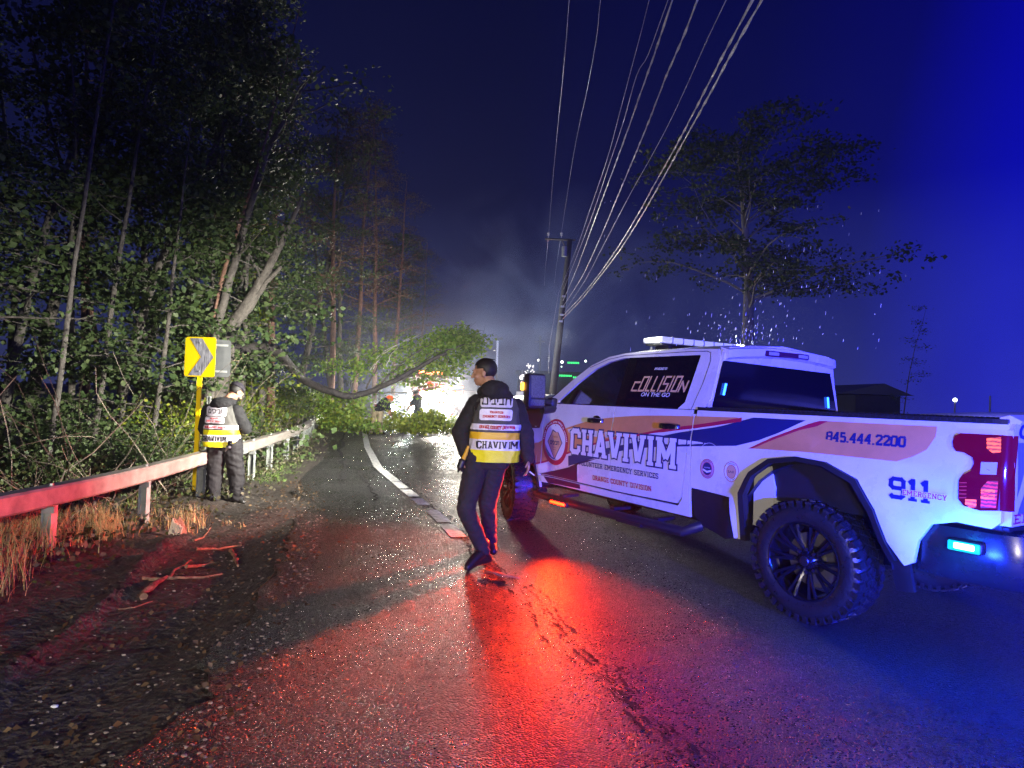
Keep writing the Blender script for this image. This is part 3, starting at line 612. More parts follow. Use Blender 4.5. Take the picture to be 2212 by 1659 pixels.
# tailgate and its graphics
def TG(a, b, off): return (-1.225 - off - .012 * math.exp(-((b - 1.2) / .2) ** 2), a, b)
flat('tailgate', [[(-.93, .91), (-.93, 1.46), (-.90, 1.50), (.90, 1.50), (.945, 1.46), (.945, .91)]], TG, WHITE, tk, .12, 0, lip=.06)
mb = MB(); mb.rings([[(-1.16, y, 1.50), (-1.25, y, 1.495), (-1.26, y, 1.515), (-1.20, y, 1.545 + .012 * (1 - y * y)), (-1.15, y, 1.53)] for y in (-.92, -.5, 0, .5, .92)]); mb.build('tailgate_spoiler', WHITE, tk, angle=50)
GREYV = mat('grey_vinyl', (.14, .15, .22), .4, coat=.3)
flat('stripe', [[(.90, 1.39), (.72, 1.39), (.90, 1.08)], [(.60, 1.39), (.42, 1.39), (.70, .98), (.88, .98)], [(.28, 1.39), (.10, 1.39), (.38, .98), (.56, .98)], [(-.04, 1.39), (-.22, 1.39), (.06, .98), (.24, .98)], [(-.36, 1.39), (-.54, 1.39), (-.26, .98), (-.08, .98)]], TG, GREYV, tk, .12, .003)
def tgtxt(a, b, off): return TG(.93 - a, b, off)
vs = slab('EMERGENCY', .055, 1.1); flat('lettering', [[(p.x, p.y + .925) for p in q] for q in vs], tgtxt, REDV, tk, 0, .005, stack=.00006)
font_on('lettering', 'Chavivim', .13, lambda a, b, off: tgtxt(a + .43, b + 1.415, off), NAVY, tk, .004, wd=.75, shear=.4, bold=.004)
mb = MB(); mb.box((-1.245, 0, 1.38), (.02, .28, .06), b=.008); mb.build('tailgate_handle', BLACKP, tk)
# tail lights
TLo = [(-.945, 1.38), (-.955, 1.415), (-.985, 1.43), (-1.19, 1.432), (-1.19, 1.19), (-1.182, 1.0), (-1.10, .988), (-1.02, 1.005), (-.992, 1.04), (-.992, 1.15), (-1.016, 1.187), (-1.055, 1.215), (-1.066, 1.257), (-1.055, 1.292), (-1.011, 1.317), (-.968, 1.322), (-.95, 1.345)]
def ribbed(name, c, s):
    if name in MATS: return MATS[name]
    m = glow(name, c, s); t = m.node_tree; b = t.nodes['Principled BSDF']; tcn = t.nodes.new('ShaderNodeTexCoord'); wv = t.nodes.new('ShaderNodeTexWave'); wv.bands_direction = 'Z'; wv.inputs['Scale'].default_value = 14; wv.inputs['Distortion'].default_value = 2.5; wv.inputs['Detail Scale'].default_value = 4
    mp_ = t.nodes.new('ShaderNodeMapRange'); mp_.inputs['To Min'].default_value = s * .12; mp_.inputs['To Max'].default_value = s; t.links.new(tcn.outputs['Object'], wv.inputs['Vector']); t.links.new(wv.outputs['Fac'], mp_.inputs['Value']); t.links.new(mp_.outputs[0], b.inputs['Emission Strength']); return m
tlm = mat('dark_red_lens', (.05, .001, .008), .08, coat=1, emit=(.55, .0, .10), es=.16)
def scl(poly, k, cx_, cz_): return [(cx_ + (a - cx_) * k, cz_ + (b - cz_) * k) for a, b in poly]
for fn in (SL, SRt):
    flat('light_recess', [[(a + (.03 if a > -1.15 else 0), b + (.03 if b > 1.2 else -.025)) for a, b in TLo]], fn, mat('white_paint_recess', (.62, .60, .6), .35, coat=.5), tk, .05, .001)
    tl = flat('tail_light', [TLo], fn, tlm, tk, .04, .018, lip=.03)
    sg_ = -1 if fn is SRt else 1
    mb = MB(); mb.rings([[(-1.19, sg_ * (S(-1.19, z) + .016), z), (-1.232, sg_ * (S(-1.19, z) - .01), z), (-1.238, sg_ * (S(-1.19, z) - .05), z), (-1.20, sg_ * (S(-1.19, z) - .07), z)] for z in (1.0, 1.1, 1.2, 1.3, 1.43)]); mb.build('lens', tlm, tl, angle=50)
    HOT = ribbed('lit_red_lens', (1, .10, .02), 3.0); HOT2 = ribbed('lit_magenta_lens', (1, .02, .12), 1.1)
    flat('bulb', [[(-1.115, 1.41), (-1.18, 1.42), (-1.185, 1.335), (-1.15, 1.325), (-1.12, 1.35)]], fn, HOT, tl, 0, .022)
    flat('bulb', [[(-1.105, 1.12), (-1.135, 1.165), (-1.183, 1.17), (-1.176, 1.015), (-1.105, 1.005)]], fn, HOT2, tl, 0, .022)
    flat('bulb', [[(-1.03, 1.045), (-1.085, 1.05), (-1.085, 1.005), (-1.05, 1.0), (-1.03, 1.015)]], fn, HOT, tl, 0, .022)
    flat('bulb', [[(-1.105, 1.11), (-1.17, 1.12), (-1.17, 1.10), (-1.105, 1.09)], [(-1.105, 1.08), (-1.17, 1.09), (-1.17, 1.065), (-1.105, 1.055)]], fn, HOT, tl, 0, .0235)
    flat('reverse_lens', [[(-1.10, 1.27), (-1.175, 1.275), (-1.175, 1.205), (-1.10, 1.20)]], fn, mat('clear_lens2', (.45, .42, .45), .1), tl, 0, .022)
    flat('lens_rib', [[(-.997 - .0, 1.14 - i * .022), (-1.035, 1.145 - i * .022), (-1.035, 1.139 - i * .022), (-.997, 1.134 - i * .022)] for i in range(5)], fn, glow('lens_line', (.6, .01, .1), .6), tl, 0, .0215)
# rear bumper with blue strobe
mb = MB(); bp = [(-.78, .985), (-.95, 1.0), (-1.2, .99), (-1.36, .93), (-1.42, .75), (-1.44, .4), (-1.44, 0)]
bp = bp + [(a, -b) for a, b in bp[::-1][1:]]
mb.rings([[(a + .03, b * .97, .545), (a, b, .60), (a, b * 1.0, .76), (a + .02, b * .985, .86), (a + .16, b * .9, .875), (a + .2, b * .85, .56)] for a, b in bp]); mb.build('rear_bumper', mat('dark_chrome', (.035, .035, .045), .25, .7, rvar=.08), tk, angle=50)
STRB = glow('blue_strobe_lens', (.03, .70, 1), 110)
# bumper flank lamp
mb = MB(); mb.box((-1.03, 1.015, .765), (.19, .05, .075), b=.02); hs = mb.build('warning_lamp', BLACKP, tk); 
mb = MB(); mb.box((-1.03, 1.045, .765), (.17, .02, .058), b=.009); mb.build('lamp_lens', glow('cyan_lens', (.0, .62, 1), 1.3), hs)
mb = MB(); mb.box((-1.035, 1.052, .768), (.11, .02, .036), b=.009); mb.build('lit_core', STRB, hs)
mb = MB(); mb.tube([(-1.45, .55, .62), (-1.46, .55, .68)], .02, 8); mb.build('tow_hook', CHROME, tk)
# side step with red lamp
mb = MB()
for sy in (1, -1):
    mb.tube([(3.42, sy * .93, .47), (3.36, sy * 1.06, .43), (2.2, sy * 1.08, .425), (1.1, sy * 1.08, .44), (1.0, sy * .96, .50)], .045, 10)
    for x in (2.9, 2.05, 1.45): mb.box((x, sy * .95, .48), (.06, .22, .03))
    mb.box((1.75, sy * 1.10, .40), (.34, .05, .03))
mb.build('side_step', BLACKP, tk)
mb = MB(); mb.box((2.87, 1.10, .405), (.32, .06, .06), b=.015); hs = mb.build('warning_lamp', BLACKP, tk)
mb = MB(); mb.box((2.87, 1.137, .408), (.26, .018, .028), b=.007); mb.build('lamp_lens', glow('red_strobe_lens', (1, .0035, .0003), 130), hs)
# towing mirrors
for sy in (1, -1):
    mb = MB(); mb.box((3.22, sy * 1.00, 1.50), (.12, .10, .12), b=.03); mb.tube([(3.2, sy * .98, 1.50), (3.2, sy * 1.15, 1.52)], .035, 8); mb.tube([(3.2, sy * .98, 1.44), (3.2, sy * 1.15, 1.42)], .05, 8)
    ma = mb.build('mirror_arm', BLACKP, tk)
    rings = []
    mm = MB(); mm.box((3.22, sy * 1.25, 1.63), (.13, .24, .40), b=.035); ho = mm.build('mirror', BLACKP, tk)
    mm = MB(); mm.box((3.152, sy * 1.25, 1.68), (.006, .19, .25), b=.002); mm.box((3.152, sy * 1.25, 1.50), (.006, .19, .07), b=.002); mm.build('mirror_glass', mat('wet_mirror', (.10, .105, .12), .6, 0, spec=.1, var=.3, vscale=60), ho)
    mm = MB(); mm.box((3.27, sy * 1.385, 1.68), (.05, .02, .09), b=.008); mm.build('turn_lamp', glow('amber_led', (1, .33, .02), 10), ho)
# roof light bar
def rb(mb, y0, y1, x0=2.02, z0=2.155, h=.06, dx=.28): 
    mb.box((x0, (y0 + y1) / 2, z0 + h / 2), (dx, abs(y1 - y0), h), b=.022)
lb = empty('light_bar_mount', (0, 0, 0)); lb.parent = tk; bpy.data.objects.remove(lb)
mb = MB(); rb(mb, -.62, .62, z0=2.16, h=.065); bar = mb.build('light_bar', mat('frosted_lens', (.55, .55, .6), .25, coat=.5, emit=(.7, .75, .9), es=.35), tk)
mb = MB(); rb(mb, -.60, .60, z0=2.14, h=.02, dx=.24)
for y in (-.45, .45): mb.box((2.02, y, 2.12), (.20, .06, .06), b=.01)
mb.build('bar_base', BLACKP, bar)
mb = MB()
for k in range(1, 8): mb.box((2.02, -.62 + k * 1.24 / 8, 2.193), (.285, .012, .069))
mb.build('divider', mat('grey_divider', (.2, .2, .22), .4), bar, smooth=False)
WL = glow('white_lamp', (.95, 1, .88), 28)
for y in (-.625, .625):
    mb = MB(); mb.box((1.99, y, 2.19), (.15, .045, .045), b=.015); mb.build('end_lamp', WL, bar)
mb = MB(); mb.tube([(2.36, .30, 2.05), (2.36, .30, 2.16)], .012, 6); mb.build('antenna', WVIN, tk)
# cab interior seen through the front glass
seatm = mat('dark_cloth', (.03, .03, .035), .9); mb = MB()
for x in (2.75, 1.75):
    for y in (-.45, .45):
        mb.box((x, y, 1.10), (.5, .5, .16), b=.05); mb.box((x - .28, y, 1.42), (.13, .48, .6), Matrix.Rotation(R(-10), 3, 'Y'), b=.05); mb.box((x - .34, y, 1.80), (.09, .26, .17), b=.04)
mb.box((3.35, 0, 1.42), (.35, 1.7, .14), b=.04); mb.lathe([(.17, -.01), (.19, 0), (.17, .01), (.155, 0)], Matrix.Translation((3.1, .45, 1.45)) @ Matrix.Rotation(R(65), 4, 'Y'), 20, closed=True)
mb.build('seats', seatm, tk)
# wheels
def wheel(x, y, steer, side):
    ho = bpy.data.objects.new('wheel', None); col.objects.link(ho); ho.parent = tk; ho.location = (x, y, .437); ho.rotation_euler = (0, 0, steer)
    Rr = .437; Wd = .29; M = Matrix.Rotation(R(-90 * side), 4, 'X')
    pr = [(.272, -Wd / 2 + .015), (.30, -Wd / 2 - .002), (.36, -Wd / 2 - .008), (.405, -Wd / 2 + .012), (.422, -Wd / 2 + .035), (.428, -.05), (.428, .05), (.422, Wd / 2 - .035), (.405, Wd / 2 - .012), (.36, Wd / 2 + .008), (.30, Wd / 2 + .002), (.272, Wd / 2 - .015)]
    mb = MB(); mb.lathe(pr, M, 72, closed=True)
    n = 38
    for k in range(n):
        for row, (h0, wdt, ang, tilt) in enumerate(((.118, .062, 0, 10), (-.118, .062, .5, -10), (.047, .055, .3, 28), (-.047, .055, .8, -28), (0, .035, .05, -35))):
            a = 2 * math.pi * (k + ang) / n; rr = .431 - (.004 if abs(h0) > .1 else 0)
            rot = M.to_3x3() @ Matrix.Rotation(a, 3, 'Z') @ Matrix.Rotation(R(tilt), 3, 'X')
            mb.box(M @ Vector((rr * math.cos(a), rr * math.sin(a), h0)), (.016, .046 if row < 2 else .038, wdt), rot)
        a = 2 * math.pi * k / n
        for h0 in (-1, 1): mb.box(M @ Vector((.408 * math.cos(a), .408 * math.sin(a), h0 * (Wd / 2 - .008))), (.04, .034, .02), M.to_3x3() @ Matrix.Rotation(a, 3, 'Z'))
    mb.build('tyre', RUBBER, ho, angle=35)
    mb = MB(); f = .125
    mb.lathe([(.276, -.13), (.285, -.135), (.285, .138), (.272, .142), (.262, .128), (.255, .05), (.25, -.12)], M, 48)
    mb.lathe([(.001, f - .01), (.045, f - .01), (.055, f - .03), (.07, f - .05), (.085, f - .055), (.10, f - .09), (.10, -.02)], M, 24)
    for k in range(10):
        for s in (-1, 1):
            a = 2 * math.pi * (k // 1) / 10 + s * .075; pts = [M @ Vector((r_ * math.cos(a + s * .35 * (r_ - .17)), r_ * math.sin(a + s * .35 * (r_ - .17)), h)) for r_, h in ((.07, f - .055), (.14, f - .02), (.20, f - .006), (.265, f + .006))]
            mb.tube(pts, [.015, .014, .013, .014], 6)
    rim = mb.build('rim', BLACKG, ho, angle=40)
    mb = MB()
    for k in range(8):
        a = 2 * math.pi * k / 8; mb.lathe([(.001, f - .02), (.011, f - .022), (.012, f - .05)], M @ Matrix.Translation((.082 * math.cos(a), .082 * math.sin(a), 0)), 6)
    mb.build('lug_nut', mat('dark_steel', (.10, .10, .11), .3, .9), rim)
    mb = MB(); mb.lathe([(.06, 0.0), (.20, 0.0), (.20, -.02), (.06, -.02)], M, 32, closed=True); mb.build('brake_disc', mat('brake_steel', (.25, .24, .23), .4, .8), ho)
    mb = MB(); mb.lathe([(.001, f - .004), (.03, f - .004), (.038, f - .012), (.04, f - .03)], M, 20); mb.build('hub_cap', mat('dark_steel', (.10, .10, .11), .3, .9), ho)
wheel(0, .90, 0, 1); wheel(0, -.90, 0, -1); wheel(4.035, .90, R(-18), 1); wheel(4.035, -.90, R(-18), -1)
# ---------------- livery on both flanks
def spline(P, n=6):
    o = []
    for i in range(len(P) - 1):
        p0, p1, p2, p3 = P[max(i - 1, 0)], P[i], P[i + 1], P[min(i + 2, len(P) - 1)]
        for k in range(n):
            t = k / n; o.append(tuple(.5 * ((2 * b) + (c - a) * t + (2 * a - 5 * b + 4 * c - d) * t * t + (-a + 3 * b - 3 * c + d) * t ** 3) for a, b, c, d in zip(p0, p1, p2, p3)))
    return o + [P[-1]]
redline = spline([(3.55, .76), (3.228, .847), (2.855, .969), (2.242, 1.15), (1.793, 1.235), (1.394, 1.318), (1.036, 1.373), (.60, 1.452)])
redlow = [(a, b - .022 - .01 * (a < 1.5)) for a, b in redline]
ortop = spline([(3.43, 1.03), (3.2, 1.13), (2.897, 1.229), (2.499, 1.333), (2.02, 1.395), (1.615, 1.423), (1.107, 1.44), (.64, 1.450)])
whlow = spline([(2.85, .925), (2.35, 1.035), (2.008, 1.11), (1.62, 1.20), (1.263, 1.285), (.80, 1.37), (.49, 1.457)])
navbot = spline([(3.20, .66), (2.95, .78), (2.684, .86), (2.30, .97), (2.004, 1.054), (1.6, 1.125), (1.221, 1.165), (.80, 1.205), (.616, 1.222)])
for fn in (SL, SRt):
    mir = (lambda a: a) if fn is SL else (lambda a: a)
    # orange field between its crest and the red line (cut along the door gaps)
    def field(name, top_, bot_, m, cuts, off):
        polys = []
        xs = sorted(set([round(x, 3) for x in np.arange(bot_[-1][0], bot_[0][0], .06)]), reverse=True)
        f = lambda tab, x: float(np.interp(-x, [-p[0] for p in tab], [p[1] for p in tab]))
        lo, hi = max(top_[-1][0], bot_[-1][0]), min(top_[0][0], bot_[0][0])
        seg = sorted([hi, lo] + [c for c in cuts if lo < c < hi], reverse=True)
        for a, b in zip(seg, seg[1:]):
            a2 = a - .006 if a in cuts else a; b2 = b + .006 if b in cuts else b
            xx = [a2 + (b2 - a2) * i / 16 for i in range(17)]
            up = [(x, f(top_, x)) for x in xx]; dn = [(x, f(bot_, x)) for x in xx][::-1]
            dn = [(x, min(z, dict(up).get(x, 9) - .0005)) for x, z in dn]
            polys.append(up + dn)
        flat(name, polys, fn, m, tk, .1, off)
    CU = [3.36, 2.15, 1.10]
    field('livery_orange', ortop, redline, ORANGE, CU, .003)
    field('livery_red_line', redline, redlow, REDV, CU, .0034)
    field('livery_navy', [(a, b) for a, b in whlow], navbot, NAVY, CU, .003)
    flat('livery_navy', [[(.49, 1.457), (.038, 1.457), (.25, 1.35), (.42, 1.28), (.616, 1.222), (.80, 1.205), (.80, 1.37)]], fn, NAVY, tk, .1, .0031)
    flat('livery_maroon', [[(3.38, .67), (3.10, .735), (2.845, .80), (2.477, .905), (2.30, .962), (2.36, .945), (2.50, .912), (2.63, .885), (2.69, .84), (2.70, .72), (2.70, .66)], [(3.31, .645), (2.66, .635), (2.66, .585), (3.25, .575)]], fn, mat('navy_maroon_vinyl', (.05, .008, .035), .35, coat=.3), tk, .1, .0036)
    flat('livery_maroon', [[(3.40, 1.30), (3.37, 1.46), (3.55, 1.46), (4.2, 1.46), (4.6, 1.38), (4.7, 1.22), (4.3, 1.20), (4.0, 1.21), (3.7, 1.18), (3.42, 1.20)]], fn, MAROON, tk, .1, .003)
    flat('livery_orange', [[(3.42, 1.03), (3.44, .80), (3.50, .9), (3.50, 1.02)]], fn, ORANGE, tk, .1, .003)
    flat('livery_orange', [[(-.133, 1.459), (-.845, 1.461), (-.843, 1.398), (-.80, 1.315), (-.72, 1.262), (-.63, 1.224), (-.351, 1.226), (-.026, 1.228), (.46, 1.213), (.279, 1.300), (.081, 1.381), (-.06, 1.42)]], fn, ORANGE, tk, .1, .003)
    flat('livery_red_line', [[(-.07, 1.458), (-.133, 1.459), (-.06, 1.42), (.081, 1.381), (.279, 1.300), (.46, 1.213), (.50, 1.209), (.30, 1.312), (.10, 1.395), (.0, 1.435)]], fn, REDV, tk, .1, .0034)
    sgn = 1 if fn is SL else -1
    def tx(x0, z0, wdt): # reading direction is towards the tail on the left flank, towards the nose on the right
        return (lambda a, b, off: fn(x0 - a if sgn > 0 else x0 - wdt + a, b + z0, off))
    def slabs(name, text, x0, z0, wdt, h, m, off=.0045, grow=0, th=.18, slant=0.0):
        F_ = tx(x0, z0, wdt); flat(name, [[(p.x, p.y + slant * p.x) for p in q] for q in slab(text, h, wdt, grow, th)], F_, m, tk, .12, off, stack=.00004)
    slabs('lettering', 'CHAVIVIM', 2.81, .958, 1.56, .275, NAVY, .0042, grow=.015, th=.20)
    slabs('lettering', 'CHAVIVIM', 2.81, .958, 1.56, .275, WVIN, .0078, grow=0, th=.20)
    slabs('lettering', 'VOLUNTEER EMERGENCY SERVICES', 2.665, .845, 1.20, .052, NAVY, .0045)
    slabs('lettering', 'ORANGE COUNTY DIVISION', 2.43, .715, .87, .05, REDV, .0045)
    slabs('lettering', '845.444.2200', -.135, 1.318, .54, .07, NAVY, .0045, th=.22)
    slabs('lettering', '911', -.585, .985, .255, .14, NAVY, .0045, th=.19)
    slabs('lettering', 'EMERGENCY', -.672, 1.018, .26, .033, WVIN, .0085, grow=.003)
    slabs('lettering', 'EMERGENCY', -.672, 1.018, .26, .033, REDV, .0092)
    # round crest with a diamond
    cxr, czr, rr = 3.105, 1.058, .262
    circ = lambda r_, n=40: [(cxr + r_ * .95 * math.cos(2 * math.pi * i / n), czr + r_ * math.sin(2 * math.pi * i / n)) for i in range(n)]
    e1 = flat('crest', [circ(rr)], fn, REDV, tk, .1, .0048); 
    flat('crest_field', [circ(rr * .79)], fn, WVIN, e1, .1, .0058)
    flat('crest_diamond', [[(cxr + a * 1.06, czr + b * 1.06) for a, b in ((0, .19), (.135, 0), (0, -.19), (-.135, 0))]], fn, NAVY, e1, .1, .0066)
    flat('crest_diamond', [[(cxr + a, czr + b) for a, b in ((0, .185), (.13, 0), (0, -.185), (-.13, 0))]], fn, mat('pale_orange_vinyl', (.60, .34, .20), .4), e1, .1, .0073)
    flat('crest_road', [[(cxr + .185 * sgn, czr - .03), (cxr + .15 * sgn, czr - .085), (cxr + .05 * sgn, czr - .17), (cxr - .05 * sgn, czr - .195), (cxr + .02 * sgn, czr - .20), (cxr + .12 * sgn, czr - .165), (cxr + .17 * sgn, czr - .11)]], fn, mat('grey_blue_vinyl', (.12, .16, .2), .4), e1, .05, .0081)
    FC = lambda a, b, off: fn(cxr - a * sgn, czr + b, off)
    font_on('crest_lettering', 'םיביבח', .07, lambda a, b, off: FC(a, b - .028, off), NAVY, e1, .0095, wd=.17, bold=.002)
    font_on('crest_lettering', 'Chavivim', .032, lambda a, b, off: FC(a, b + .052, off), mat('brown_ink', (.2, .07, .04), .5), e1, .0095, wd=.11)
    font_on('crest_lettering', 'Volunteer', .016, lambda a, b, off: FC(a, b - .065, off), mat('brown_ink', (.2, .07, .04), .5), e1, .0095)
    font_on('crest_lettering', 'Services', .016, lambda a, b, off: FC(a, b - .09, off), mat('brown_ink', (.2, .07, .04), .5), e1, .0095)
    font_on('crest_lettering', 'Help when you need it most!', .036, lambda a, b, off: FC(a * .95, b, off), WVIN, e1, .0075, wd=.66, bold=.0008, arc=(rr * .845, math.pi / 2, 1))
    # two small round badges
    for (bx, bz, ring, core, t1, t2, t3) in ((.905, 1.004, REDV, NAVY, 'NYS DEC', 'VOLUNTEER', 'SEARCH & RESCUE'), (.655, 1.008, REDV, ORANGE, 'ORANGE COUNTY', 'SAR', 'RESCUE TEAM')):
        ci = lambda r_, n=28: [(bx + r_ * .9 * math.cos(2 * math.pi * i / n), bz + r_ * math.sin(2 * math.pi * i / n)) for i in range(n)]
        bd = flat('badge', [ci(.083)], fn, ring, tk, .1, .004)
        flat('badge_ring', [ci(.078)], fn, mat('pink_vinyl', (.50, .25, .36), .4) if core is NAVY else WVIN, bd, .1, .0047)
        flat('badge_ring', [ci(.056)], fn, ring, bd, .1, .0054)
        flat('badge_core', [ci(.052)], fn, core if core is NAVY else mat('pale_orange_vinyl', (.60, .34, .20), .4), bd, .1, .006)
        FB = lambda a, b, off: fn(bx - a * sgn * .9, bz + b, off)
        if core is NAVY: flat('badge_wave', [[(bx - .045 * sgn, bz - .005), (bx, bz - .018), (bx + .045 * sgn, bz - .002), (bx + .045 * sgn, bz - .016), (bx, bz - .034), (bx - .045 * sgn, bz - .02)]], fn, WVIN, bd, 0, .0068)
        font_on('badge_lettering', t2, .03 if core is not NAVY else .015, lambda a, b, off: FB(a, b + (.004 if core is NAVY else -.011), off), WVIN if core is NAVY else NAVY, bd, .0075, wd=.075)
        font_on('badge_lettering', t1, .017, FB, NAVY, bd, .0056, arc=(.061, math.pi / 2, 1), wd=.085)
        font_on('badge_lettering', t3, .017, FB, NAVY, bd, .0056, arc=(.073, -math.pi / 2, -1), wd=.12)
    # fuel door outline
    fo = [(.885 + .105 * math.cos(R(a)) * (1 if 1 else 0), 1.125 + .10 * math.sin(R(a))) for a in range(0, 360, 15)]
    q = [[a, b, tuple(c * .97 + d * .03 for c, d in zip(b, (.885, 1.125))), tuple(c * .97 + d * .03 for c, d in zip(a, (.885, 1.125)))] for a, b in zip(fo, fo[1:] + fo[:1])]
    if sgn > 0: flat('fuel_door', q, fn, mat('seam_light', (.75, .72, .76), .3), tk, 0, .0038)
    # window sticker
    FW = lambda x0, z0: (lambda a, b, off: fn(x0 - a * sgn, z0 + b, off - .012))
    d2 = [d for d in doors if d[2] is fn][0][1]
    GOLD = mat('tan_vinyl', (.70, .42, .20), .5)
    # angular word built from slanted bars
    font_on('window_lettering', 'SPONSORED BY:', .032, FW(1.65, 1.865), WVIN, d2, .006, wd=.17, shear=.25, bold=.001)
    q = []
    GB = {'C': ([(1, 1), (0, 1), (0, 0), (1, 0)],), 'O': ([(0, 0), (0, 1), (1, 1), (1, 0), (0, 0)],), 'L': ([(0, 1), (0, 0), (.9, 0)],), 'I': ([(.5, 1), (.5, 0)],), 'S': ([(1, 1), (0, 1), (0, .5), (1, .5), (1, 0), (0, 0)],), 'N': ([(0, 0), (0, 1), (1, 0), (1, 1)],)}
    x = 0; Hh = .135
    for ch_, hh, wd in (('C', .62, .072), ('O', 1, .07), ('L', 1, .05), ('L', 1, .05), ('I', 1, .022), ('S', 1, .06), ('I', 1, .022), ('O', 1, .065), ('N', .66, .07)):
        for st in GB[ch_]:
            for p, r_ in zip(st, st[1:]):
                a = Vector((x + p[0] * wd, p[1] * Hh * hh)); b = Vector((x + r_[0] * wd, r_[1] * Hh * hh)); d = (b - a).normalized(); nn = Vector((-d.y, d.x)) * .009
                pts = [a - d * .009 - nn, b + d * .009 - nn, b + d * .009 + nn, a - d * .009 + nn]; q.append([(p_.x + p_.y * .28, p_.y) for p_ in pts])
        x += wd + .027
    tot = x - .027 + .03
    flat('window_lettering', [[((a - tot / 2), b) for a, b in poly] for poly in q], FW(1.62, 1.66), GOLD, d2, 0, .006, stack=.00004)
    font_on('window_lettering', 'ON THE GO', .055, FW(1.64, 1.605), WVIN, d2, .006, wd=.38, shear=.15, bold=.0006)
# ================================================================== people
def capsule(mb, p, q, r1, r2, n=14):
    p, q = Vector(p), Vector(q); d = (q - p); L = d.length or 1e-4; d = d / L; rings = []
    a = d.cross(Vector((0, 1, 0)) if abs(d.y) < .9 else Vector((1, 0, 0))).normalized(); b = d.cross(a)
    for t in (-80, -50, -20, 0): rings.append((p + d * r1 * math.sin(R(t)), r1 * math.cos(R(t))))
    for t in (0, 20, 50, 80): rings.append((q + d * r2 * math.sin(R(t)), r2 * math.cos(R(t))))
    mb.rings([[c + (a * math.cos(2 * math.pi * j / n) + b * math.sin(2 * math.pi * j / n)) * r_ for j in range(n)] for c, r_ in rings])
def ell(mb, c, s, rot=None):
    bm = bmesh.new(); bmesh.ops.create_uvsphere(bm, u_segments=20, v_segments=12, radius=1)
    M = Matrix.Translation(Vector(c)) @ (rot.to_4x4() if rot else Matrix.Identity(4)) @ Matrix.Diagonal((*s, 1)); mb.bm(bm, M)
def chain(mb, pts, rad):
    for (a, b), (r1, r2) in zip(zip(pts, pts[1:]), zip(rad, rad[1:])): capsule(mb, a, b, r1, r2)
def fuse(mb, name, m, parent, vox=.009, smooth=6, wrinkle=0, wscale=9, seed=0):
    me = mb.mesh('tmp'); o = bpy.data.objects.new('tmp', me); col.objects.link(o)
    r_ = o.modifiers.new('r', 'REMESH'); r_.mode = 'VOXEL'; r_.voxel_size = vox
    s_ = o.modifiers.new('s', 'SMOOTH'); s_.iterations = smooth; s_.factor = .6
    dg = bpy.context.evaluated_depsgraph_get(); dg.update()
    nm = bpy.data.meshes.new_from_object(o.evaluated_get(dg)); bpy.data.objects.remove(o); bpy.data.meshes.remove(me); nm.materials.clear()
    if wrinkle:
        nr = [v.normal.copy() for v in nm.vertices]
        for v, n_ in zip(nm.vertices, nr):
            c = v.co; k = noise.noise(Vector((c.x * wscale + seed, c.y * wscale, c.z * wscale * 1.8 + c.x * 5))) + .5 * noise.noise(Vector((c.x * wscale * 2.3, c.y * wscale * 2.3 + seed, c.z * wscale * 3)))
            v.co = c + n_ * (wrinkle * (1 - abs(k) * 2))
    return link(name, nm, m, parent, angle=180)
SKIN = mat('skin', (.42, .22, .14), .5, bump=.0008, bscale=220)
HAIR = mat('dark_hair', (.012, .010, .009), .55, bump=.003, bscale=160)
JACK = mat('black_jacket', (.010, .010, .012), .85, bump=.003, bscale=45, rvar=.12, vscale=15)
TROU = mat('charcoal_trousers', (.011, .010, .013), .8, bump=.003, bscale=40)
JEAN = mat('dark_jeans', (.014, .016, .022), .9, bump=.002, bscale=70, rvar=.1)
BOOT = mat('black_boot', (.012, .011, .010), .45, bump=.002, bscale=60)
VY = mat('yellow_vest', (.92, .80, .01), .5, bump=.003, bscale=50, var=.06, vscale=14)
VGR = mat('grey_mesh_vest', (.065, .065, .06), .7, bump=.001, bscale=320)
VSI = mat('silver_reflective', (.72, .68, .74), .38, bump=.003, bscale=70, var=.12, vscale=30)
VOR = mat('amber_tape', (.85, .50, .02), .45, bump=.002, bscale=60)
REDT = mat('red_print', (.55, .02, .03), .5); BLKT = mat('black_print', (.01, .01, .012), .5)
def head(mb, c, yaw, tilt, s=1.0):
    "c = centre of skull; yaw 0 looks towards +y, positive turns to the viewer's left; tilt leans forward"
    M = Matrix.Translation(Vector(c)) @ Matrix.Rotation(yaw, 4, 'Z') @ Matrix.Rotation(-tilt, 4, 'X')
    def E(p, r): ell(mb, M @ (Vector(p) * s), tuple(k * s for k in r), M.to_3x3())
    E((0, -.012, .03), (.078, .096, .088)); E((0, .012, -.035), (.064, .078, .085)); E((0, .055, -.088), (.034, .030, .026)); E((0, .03, -.07), (.055, .055, .035))
    chain(mb, [M @ (Vector((0, .084, .012)) * s), M @ (Vector((0, .110, -.034)) * s)], [.010 * s, .014 * s])
    E((0, .086, -.060), (.023, .012, .007)); E((0, .084, -.071), (.021, .012, .007)); E((0, .082, .022), (.055, .014, .010))
    for sx in (-1, 1):
        E((sx * .077, -.012, -.012), (.010, .022, .034)); E((sx * .032, .082, .003), (.013, .010, .009)); E((sx * .04, .058, -.035), (.026, .026, .024))
    return M
